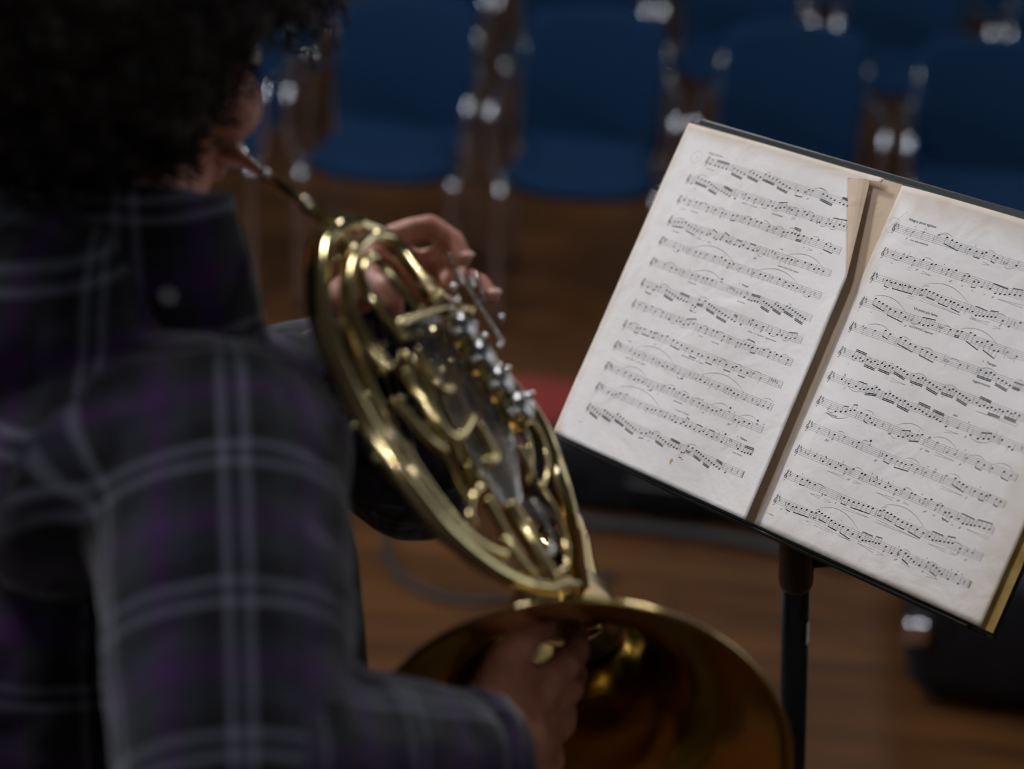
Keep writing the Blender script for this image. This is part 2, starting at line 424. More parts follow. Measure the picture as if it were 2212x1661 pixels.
# low case with a red panel
cA, cB = floor_at(1250, 1108), floor_at(1670, 1160)
ang = math.atan2(cB.y - cA.y, cB.x - cA.x); case = empty('instrument_case', (cA.x, cA.y, 0))
rz = Matrix.Translation((cA.x, cA.y, 0)) @ Matrix.Rotation(ang, 4, 'Z')
MB().rbox((-.12, 0, 0.0), (.62, .30, .20), .04, rz).build('base', M['black_case'], case, True)
MB().rbox((-.62, .02, 0.0), (-.10, .30, .160), .04, rz).build('dark_end', M['dark_red'], case, True)  # left end in a darker red-brown than the panel
MB().rbox((-.26, .06, .17), (-.04, .29, .215), .02, rz).build('red_panel', M['red_lining'], case, True)
hb = MB(); hb.tube([rz @ Vector(p) for p in [(.12, .005, .10), (.13, -.03, .11), (.27, -.03, .11), (.28, .005, .10)]], .01, 8, 4).build('handle', M['black_rubber'], case, True)
for x in (-.02, .5): MB().box((x - .02, -.008, .08), (x + .02, .005, .12), rz).build('latch', M['black_metal'], case)
tag(case, 'low dark instrument case with a bright red top panel, on the floor behind the horn', 'case')
# black box at lower right
rz = Matrix.Translation((1.27, 3.38, 0)) @ Matrix.Rotation(math.radians(-9), 4, 'Z')
trunk = empty('equipment_box', (1.27, 3.38, 0))
MB().rbox((-.42, -.30, .03), (.5, .35, .34), .06, rz).build('shell', M['black_case'], trunk, True)
for x in (-.41, .49):
    MB().rbox((x - .022, -.312, .16), (x + .026, -.262, .215), .012, rz).build('corner_clasp', M['chrome'], trunk, True)
for x in (-.34, .42):
    for y in (-.22, .27): MB().tube([rz @ Vector((x, y, 0)), rz @ Vector((x, y, .05))], .025, 12).build('foot', M['black_rubber'], trunk)
MB().tube([rz @ Vector(p) for p in [(-.10, -.03, .335), (-.10, -.03, .37), (.15, -.03, .37), (.15, -.03, .335)]], .012, 8, 4).build('handle', M['black_rubber'], trunk, True)
tag(trunk, 'black rounded equipment box with a shiny metal corner on the floor at bottom right', 'box')
# ------------------------------------------------------------------ music stand and book
BO = Vector((.04195, 1.53661, 1.36225)); E1 = Vector((.72417, -.68962, 0)); E2 = Vector((.35930, .37730, .85355)); EN = E1.cross(E2)
def UV(u, v, h=0.0): return BO + E1 * u + E2 * v + EN * h
def hL(u):      # left page bulges and lifts towards the gutter
    return .004 + .004 * math.sin(min(1, max(0, u / .23)) * math.pi) + .0075 * max(0, (u - .17) / .06) ** 1.5
def hR(u):      # right page dips into the gutter and rises towards the right
    t = max(0, u - .232)
    return .0015 + .0065 * (1 - math.exp(-t / .018)) - .002 * min(1, t / .22)
def pix_uv(px, py, hf):
    h = .004; d = P(px, py, 1) - CO
    for _ in range(6):
        t = (BO + EN * h - CO).dot(EN) / d.dot(EN); q = CO + d * t - BO; u, v = q.dot(E1), q.dot(E2); h = hf(u)
    return u, v
stand = empty('music_stand', (0, 0, 0))
# desk plate with lip
dm = Matrix((( E1.x, E2.x, EN.x, BO.x), (E1.y, E2.y, EN.y, BO.y), (E1.z, E2.z, EN.z, BO.z), (0, 0, 0, 1)))
pole_top = P(1722, 1120, 1.60)
pole_bot_dir = (P(1712, 1640, 1.60 + .26) - pole_top)
ft = pole_top + pole_bot_dir * (pole_top.z / -pole_bot_dir.z)
stand.location = (ft.x, ft.y, 0)
MB().rbox((.006, -.006, -.006), (.462, .3185, -.0025), .0015, dm, 2).build('desk', M['black_metal'], stand)
MB().rbox((-.012, -.0050, -.006), (.440, -.0025, .0015), .0008, dm, 2).build('ledge', M['black_metal'], stand).__setitem__('label', 'black ledge along the lower edge of the desk')
ax = pole_bot_dir.normalized()
sl_end = pole_top + ax * .09
MB().lathe([(.0, 0), (.0150, .0), (.0156, .003), (.0156, .082), (.0148, .088), (.0132, .09)], pole_top, ax, 24).build('sleeve', M['black_metal'], stand, True)
Lp = (ft - pole_top).length
MB().tube([pole_top + ax * .02, pole_top + ax * (Lp - .12)], .0128, 24).build('pole', M['black_metal'], stand, True)
MB().tube([pole_top + ax * (Lp - .55), pole_top + ax * (Lp - .10)], .0150, 24).build('lower_tube', M['black_metal'], stand, True)
for k in range(3):
    a = k * 2.094 + .5; d = Vector((math.cos(a), math.sin(a), 0)); b0 = pole_top + ax * (Lp - .16)
    MB().tube([b0, b0 + d * .12 + Vector((0, 0, -.06)), Vector((ft.x, ft.y, .012)) + d * .30], .009, 10).build('leg', M['black_metal'], stand, True)
hub = UV(.225, .15, -.004)
MB().tube([pole_top, pole_top + Vector((0, 0, .02)), hub - EN * .03], .009, 12).build('tilt_bracket', M['black_metal'], stand, True)
MB().lathe([(0, -.03), (.02, -.03), (.024, -.002), (0, 0)], hub, EN, 20).build('mounting_plate', M['black_metal'], stand, True)
# sticker wrapped round the right of the pole
st = MB(); vs = []
tc_ = P(1745, 1355, 1.7) - CO; 
best = min((abs(((CO + (P(1716, 1355, 1) - CO) * z) - pole_top).cross(ax).length), z) for z in np.linspace(1.4, 1.9, 200))
pc = CO + (P(1716, 1355, 1) - CO) * best[1]; tpar = (pc - pole_top).dot(ax)
sx = CR - ax * CR.dot(ax); sx.normalize(); sy = ax.cross(sx); sy = sy if sy.dot(CF) < 0 else -sy
for i in range(9):
    a = math.radians(-18 + 60 * i / 8)
    for j in range(2): vs.append(pole_top + ax * (tpar + (-.0165 + .033 * j) + (.003 if (i == 0) else 0) * (1 - 2 * j)) + (sx * math.cos(a) + sy * math.sin(a)) * .01295)
st.add(vs, [(i * 2, i * 2 + 1, i * 2 + 3, i * 2 + 2) for i in range(8)])
st.build('sticker', M['label_white'], stand)['label'] = 'small white sticker on the side of the pole'
MB().tube([sl_end - ax * .03 + sx * .013, sl_end - ax * .03 + sx * .032], .006, 12).build('height_knob', M['black_metal'], stand, True)
tag(stand, 'black metal music stand holding the open sheet music, with a white sticker on its pole', 'music stand')

# the book
book = empty('music_book', UV(.23, 0, 0))
def sheet(mb, poly_fn, nu, nv, hf, thick):
    vs = []; fs = []
    for s_ in (0, 1):
        for j in range(nv + 1):
            for i in range(nu + 1):
                u, v = poly_fn(i / nu, j / nv); vs.append(UV(u, v, hf(u, v) - thick * s_))
    n1 = (nu + 1) * (nv + 1)
    for j in range(nv):
        for i in range(nu):
            a = j * (nu + 1) + i; fs.append((a, a + 1, a + nu + 2, a + nu + 1)); fs.append((n1 + a, n1 + a + nu + 1, n1 + a + nu + 2, n1 + a + 1))
    rim = list(range(nu + 1)) + [(j + 1) * (nu + 1) - 1 for j in range(1, nv + 1)] + [nv * (nu + 1) + i for i in range(nu - 1, -1, -1)] + [j * (nu + 1) for j in range(nv - 1, 0, -1)]
    for a, b in zip(rim, rim[1:] + rim[:1]): fs.append((a, n1 + a, n1 + b, b))
    return mb.add(vs, fs)
WT = .4529
def wear(o, fn):
    me = o.data; at = me.attributes.new('edge_wear', 'FLOAT', 'POINT'); off = o.matrix_parent_inverse
    for i, v in enumerate(me.vertices):
        q = v.co - BO; at.data[i].value = fn(q.dot(E1), q.dot(E2))
# cover (dark green outside, ochre inside edge)
sheet(MB(), lambda a, b: (-.002 + a * (WT + .008), -.001 + b * .3135), 40, 4, lambda u, v: -.0008, .0012).build('cover', M['cover'], book)
sheet(MB(), lambda a, b: (.235 + a * (WT - .2275), -.0005 + b * .311), 20, 4, lambda u, v: .0005, .0012).build('cover_flap', M['cover_edge'], book)['label'] = 'ochre cover edge showing at the right'
sheet(MB(), lambda a, b: (-.0005 + a * .232, .0003 + b * .3105), 20, 4, lambda u, v: .0012 + .002 * math.sin(min(1, u / .23) * 3.14), .0022).build('page_block', M['paper_brown'], book)
# left page: outline measured against the photograph
uF0, vF0 = pix_uv(1833, 387, hL); uF1, vF1 = pix_uv(1830, 597, hL); uG, vG = pix_uv(1613, 1116, hL)
def left_edge(v):
    if v > vF0 + .001: return uF0 + .033
    if v < vF1: return uG + (uF1 - uG) * (v - vG) / (vF1 - vG)
    return uF1 + (uF0 - uF1) * (v - vF1) / (vF0 - vF1)
def hLL(u, v): return hL(u) + .0012 * noise.noise(Vector((u * 14, v * 11, 3)))
o = sheet(MB(), lambda a, b: (a * left_edge(b * .31), b * .31), 60, 80, hLL, .0004).build('left_page', M['paper'], book, True)
wear(o, lambda u, v: max(0, min(1, max((.007 - u) / .007 * .45, (v - .296) / .014 * .55, (.02 - u - v) / .02 * .9, (u + v - .52 - 0) / .03 * .5 if u > .15 else 0) + .15 * noise.noise(Vector((u * 90, v * 90, 0))))))
leftpage = o
# folded-over strip at the top of the gutter
def hf_flap(u, v): return hL(uF0) + .003
a0, a1, a2 = (uF0, vF0), pix_uv(1879, 387, hL), (uF1, vF1)
fl = MB(); vs = []
N = 24
for s_ in (0, 1):
    for j in range(N + 1):
        t = j / N; A_ = (a0[0] + (a2[0] - a0[0]) * t, a0[1] + (a2[1] - a0[1]) * t); B_ = (a1[0] + (a2[0] - a1[0]) * t, a1[1] + (a2[1] - a1[1]) * t)
        for i in range(5):
            k = i / 4; u = A_[0] + (B_[0] - A_[0]) * k; v = A_[1] + (B_[1] - A_[1]) * k
            vs.append(UV(u, v, hL(A_[0]) + .0006 + .0022 * math.sin(k * 3.0) * (1 - t) - .0005 * s_))
n1 = (N + 1) * 5; fs = []
for j in range(N):
    for i in range(4):
        a = j * 5 + i; fs.append((a, a + 5, a + 6, a + 1)); fs.append((n1 + a, n1 + a + 1, n1 + a + 6, n1 + a + 5))
rim = list(range(5)) + [j * 5 + 4 for j in range(1, N + 1)] + [N * 5 + i for i in (3, 2, 1, 0)] + [j * 5 for j in range(N - 1, 0, -1)]
fs += [(a, n1 + a, n1 + b, b) for a, b in zip(rim, rim[1:] + rim[:1])]
fl.add(vs, fs).build('folded_strip', M['paper_brown'], book)['label'] = 'browned strip of the left page folded over at the gutter'
# right page
uRl0, _ = pix_uv(1640, 1128, hR); ut0, vt0 = pix_uv(1921, 402, hR)
def right_left_edge(v): return uRl0 + (ut0 - uRl0) * v / .31
def hRR(u, v): return hR(u) + .0010 * noise.noise(Vector((u * 13, v * 10, 9)))
o = sheet(MB(), lambda a, b: ((.2315) + a * (WT - .2315 - .012 * max(0, 1 - b * 9) ** 2 * 0 - .001), .0002 + b * .31), 70, 60, hRR, .0006).build('right_page', M['paper'], book, True)
wear(o, lambda u, v: max(0, min(1, max((u - WT + .030) / .03 * .35, (v - .285) / .025 * .5, (.02 - v) / .02 * .15, (u - v - WT + .04) / .04 * .5, (.243 - u) / .012 * .5) + .15 * noise.noise(Vector((u * 80, v * 80, 4))))))
# ------------------------------------------------------------------ engraved music (every mark measured on the photograph, then set square to its staff)
WINS = {'L1': (1480, 300, 5.978), 'L2': (1440, 390, 5.395), 'L3': (1380, 500, 5.267), 'L4': (1340, 590, 5.267), 'L5': (1290, 680, 5.267), 'L6': (1240, 800, 5.144),
        'R1': (1880, 450, 6.663), 'R2': (1840, 570, 5.946), 'R3': (1800, 680, 5.369), 'R4': (1760, 790, 4.894), 'R5': (1710, 890, 4.406), 'R6': (1640, 1000, 4.254)}
SP = .0015
class Ink:
    def __init__(s, hf, top, step, u0, u1): s.mb = MB(); s.hf = hf; s.top = top; s.step = step; s.u0 = u0; s.u1 = u1
    def put(s, pts): s.mb.add([UV(u, v, s.hf(u, v) + .00009) for u, v in pts], [tuple(range(len(pts)))])
    def strip(s, pts, w):
        n = len(pts); W_ = w if hasattr(w, '__len__') else [w] * n; L, R = [], []
        for i in range(n):
            a = pts[max(i - 1, 0)]; b = pts[min(i + 1, n - 1)]; dx, dy = b[0] - a[0], b[1] - a[1]; d = math.hypot(dx, dy) or 1
            L.append((pts[i][0] - dy / d * W_[i] / 2, pts[i][1] + dx / d * W_[i] / 2)); R.append((pts[i][0] + dy / d * W_[i] / 2, pts[i][1] - dx / d * W_[i] / 2))
        vs = [UV(u, v, s.hf(u, v) + .0001) for p in zip(L, R) for u, v in p]
        s.mb.add(vs, [(2 * i, 2 * i + 1, 2 * i + 3, 2 * i + 2) for i in range(n - 1)])
    def cv(s, i): return s.top - s.step * i
    def head(s, u, v, kind='f'):
        if kind == 'f': s.put([(u + .00098 * math.cos(t) * math.cos(.4) - .00066 * math.sin(t) * math.sin(.4), v + .00098 * math.cos(t) * math.sin(.4) + .00066 * math.sin(t) * math.cos(.4)) for t in np.linspace(0, 2 * math.pi, 11)[:-1]])
        else: s.strip([(u + .00090 * math.cos(t) * .92 - .0005 * math.sin(t) * .39, v + .0009 * math.cos(t) * .39 + .0005 * math.sin(t) * .92) for t in np.linspace(0, 2 * math.pi, 13)], .00032)
    def note(s, i, u, v, k):
        """k: q quarter, h half, w whole, e flagged; suffix u/d = stem direction"""
        v = s.snap(i, v); s.head(u, v, 'f' if k[0] in 'qe' else 'o'); s.ledger(i, u, v)
        if k[0] == 'w': return
        up = k[1] == 'u'; x = u + (.0008 if up else -.0008); y2 = v + (.0052 if up else -.0052)
        s.strip([(x, v), (x, y2)], .00022)
        if k[0] == 'e':
            d = -1 if up else 1
            s.strip([(x, y2), (x + .0006, y2 + d * .0012), (x + .0013, y2 + d * .002), (x + .0010, y2 + d * .0034)], [.0006, .0004, .0003, .0001])
    def snap(s, i, v): return s.cv(i) + round((v - s.cv(i)) / (SP / 2)) * SP / 2
    def ledger(s, i, u, v):
        k = round((v - s.cv(i)) / SP * 2) / 2; n = 3
        while abs(k) >= n: s.strip([(u - .0015, s.cv(i) + math.copysign(n * SP, k)), (u + .0015, s.cv(i) + math.copysign(n * SP, k))], .0002); n += 1
    def beam(s, i, pts, nb, up):
        pts = [(u, s.snap(i, v)) for u, v in pts]
        sg = 1 if up else -1; xs = [u + sg * .0008 for u, v in pts]; v0, v1 = pts[0][1], pts[-1][1]
        L = .0045 + .0004 * nb; sl = max(-.32, min(.32, .8 * (v1 - v0) / max(1e-6, xs[-1] - xs[0])))
        ext = max(sg * (v - sl * (x - xs[0])) for x, (u, v) in zip(xs, pts)); b0 = sg * ext + sg * L
        by = lambda x: b0 + sl * (x - xs[0])
        for x, (u, v) in zip(xs, pts): s.head(u, v); s.ledger(i, u, v); s.strip([(x, v), (x, by(x))], .00022)
        for k in range(nb):
            o = -sg * k * .00125; s.strip([(xs[0] - .0001, by(xs[0]) + o), (xs[-1] + .0001, by(xs[-1]) + o)], .00078)
    def bar(s, i, u, w=.00022): s.strip([(u, s.cv(i) - 2 * SP), (u, s.cv(i) + 2 * SP)], w)
    def slur(s, a, b, up=True, k=.16):
        d = math.hypot(b[0] - a[0], b[1] - a[1]); h = max(.0012, k * d) * (1 if up else -1); n = 12
        s.strip([(a[0] + (b[0] - a[0]) * t, a[1] + (b[1] - a[1]) * t + h * 4 * t * (1 - t)) for t in np.linspace(0, 1, n)], [.0001 + .00022 * math.sin(math.pi * t) for t in np.linspace(0, 1, n)])
    def clef(s, i, u, sharps=0):
        c = s.cv(i) - SP
        s.strip([(u + dx * SP, c + dy * SP) for dx, dy in ((.1, -.35), (-.25, 0), (0, .4), (.5, .35), (.75, -.1), (.6, -.65), (.1, -1), (-.5, -.85), (-.95, -.3), (-.9, .5), (-.4, 1.3), (.25, 2.2), (.55, 3.1), (.45, 3.9), (.2, 4.2), (-.1, 3.6), (-.1, 2.6), (.15, 0.6), (.4, -1.4), (.35, -2.1), (-.1, -2.45), (-.5, -2.2))],
                [.0002, .0003, .00035, .00045, .0005, .00045, .0003, .00035, .0006, .00065, .0006, .0004, .00035, .0004, .0003, .00045, .0004, .00032, .0003, .0003, .0004, .0008])
        for k in range(sharps): s.sharp(u + .0028 + k * .0012, s.cv(i) + (2 * SP if k % 2 == 0 else .5 * SP) - (k // 2) * .5 * SP)
    def sharp(s, u, v):
        for d in (-.00028, .00028): s.strip([(u + d, v - .0016), (u + d, v + .0016)], .00016)
        for d in (-.0005, .0005): s.strip([(u - .0006, v + d - .00015), (u + .0006, v + d + .00015)], .0003)
    def rest(s, u, v):
        s.strip([(u - .0004, v + .0018), (u + .0004, v + .0008), (u - .0003, v), (u + .0005, v - .0009), (u - .0002, v - .0018)], [.0002, .0007, .0003, .0006, .0002])
    def wedge(s, a, b, w):
        s.strip([(a[0], a[1] + (w if w < 0 else 0) * 0 + (abs(w) / 2 if w < 0 else 0)), (b[0], b[1] + (abs(w) / 2 if w > 0 else 0))], .00018)
        s.strip([(a[0], a[1] - (abs(w) / 2 if w < 0 else 0)), (b[0], b[1] - (abs(w) / 2 if w > 0 else 0))], .00018)
    def text(s, t, u, v, size, bold=0, shear=0.0, serif=True):
        c = bpy.data.curves.new('t', 'FONT'); c.body = t; c.size = size; c.shear = shear; c.offset = bold * size; c.resolution_u = 2; c.space_character = 1.08
        o = bpy.data.objects.new('t', c); COL.objects.link(o)
        dg = bpy.context.evaluated_depsgraph_get(); me = bpy.data.meshes.new_from_object(o.evaluated_get(dg)); bpy.data.objects.remove(o); bpy.data.curves.remove(c)
        s.mb.add([UV(u + p.co.x, v + p.co.y, s.hf(u + p.co.x, v + p.co.y) + .0001) for p in me.vertices], [tuple(p.vertices) for p in me.polygons])
        bpy.data.meshes.remove(me)

def read(ink, hf1, i, win, data):
    x0, y0, sc = WINS[win]
    C_ = lambda st: pix_uv(x0 + float(st.split(',')[0]) / sc, y0 + float(st.split(',')[1]) / sc, hf1)
    for item in data.split(';'):
        tk = item.split()
        if not tk: continue
        k = tk[0]; P_ = [C_(t) for t in tk[1:] if ',' in t]
        if k[0] == 'b':                     # b<beams><u|d><count>
            n = int(k[3:] or len(P_))
            if len(P_) == 2 and n > 2: P_ = [(P_[0][0] + (P_[1][0] - P_[0][0]) * j / (n - 1), P_[0][1] + (P_[1][1] - P_[0][1]) * j / (n - 1)) for j in range(n)]
            ink.beam(i, P_, int(k[1]), k[2] == 'u')
        elif k[0] in 'qhew' and len(k) <= 2:
            for p in P_: ink.note(i, p[0], p[1], k if len(k) == 2 else k + 'u')
        elif k == '|':
            for p in P_: ink.bar(i, p[0])
        elif k == 'S': ink.slur(P_[0], P_[1], True)
        elif k == 's': ink.slur(P_[0], P_[1], False)
        elif k == '<': ink.wedge(P_[0], P_[1], .0022)
        elif k == '>': ink.wedge(P_[0], P_[1], -.0022)
        elif k == '^': ink.wedge((P_[0][0] - .001, P_[0][1]), (P_[0][0] + .001, P_[0][1]), -.0012)
        elif k == '#':
            for p in P_: ink.sharp(p[0], ink.snap(i, p[1]))
        elif k == 'R':
            for p in P_: ink.rest(p[0], ink.cv(i))
        elif k == ',':
            for p in P_: ink.strip([(p[0], p[1]), (p[0] + .0003, p[1] - .0005), (p[0] - .0001, p[1] - .0013)], [.0007, .0005, .0001])
        elif k == 'F':
            for p in P_: ink.slur((p[0] - .0013, p[1]), (p[0] + .0013, p[1]), True, .5); ink.head(p[0], p[1] + .0003)
        elif k == 'D':
            for p in P_: ink.strip([(p[0] - .0002, p[1]), (p[0] + .0002, p[1])], .0004)
        elif k == 'D-':
            n = 5
            for j in range(n): u_ = P_[0][0] + (P_[1][0] - P_[0][0]) * j / (n - 1); v_ = P_[0][1] + (P_[1][1] - P_[0][1]) * j / (n - 1); ink.strip([(u_ - .0002, v_), (u_ + .0002, v_)], .0004)
        elif k[0] == 'T':                   # T<b|i|n><size mm*10> x,y text
            ink.text(item.split(None, 2)[2], P_[0][0], P_[0][1], float(k[2:]) / 10000, .018 if k[1] == 'b' else (.006 if k[1] == 'i' else .004), .35 if k[1] == 'i' else 0)

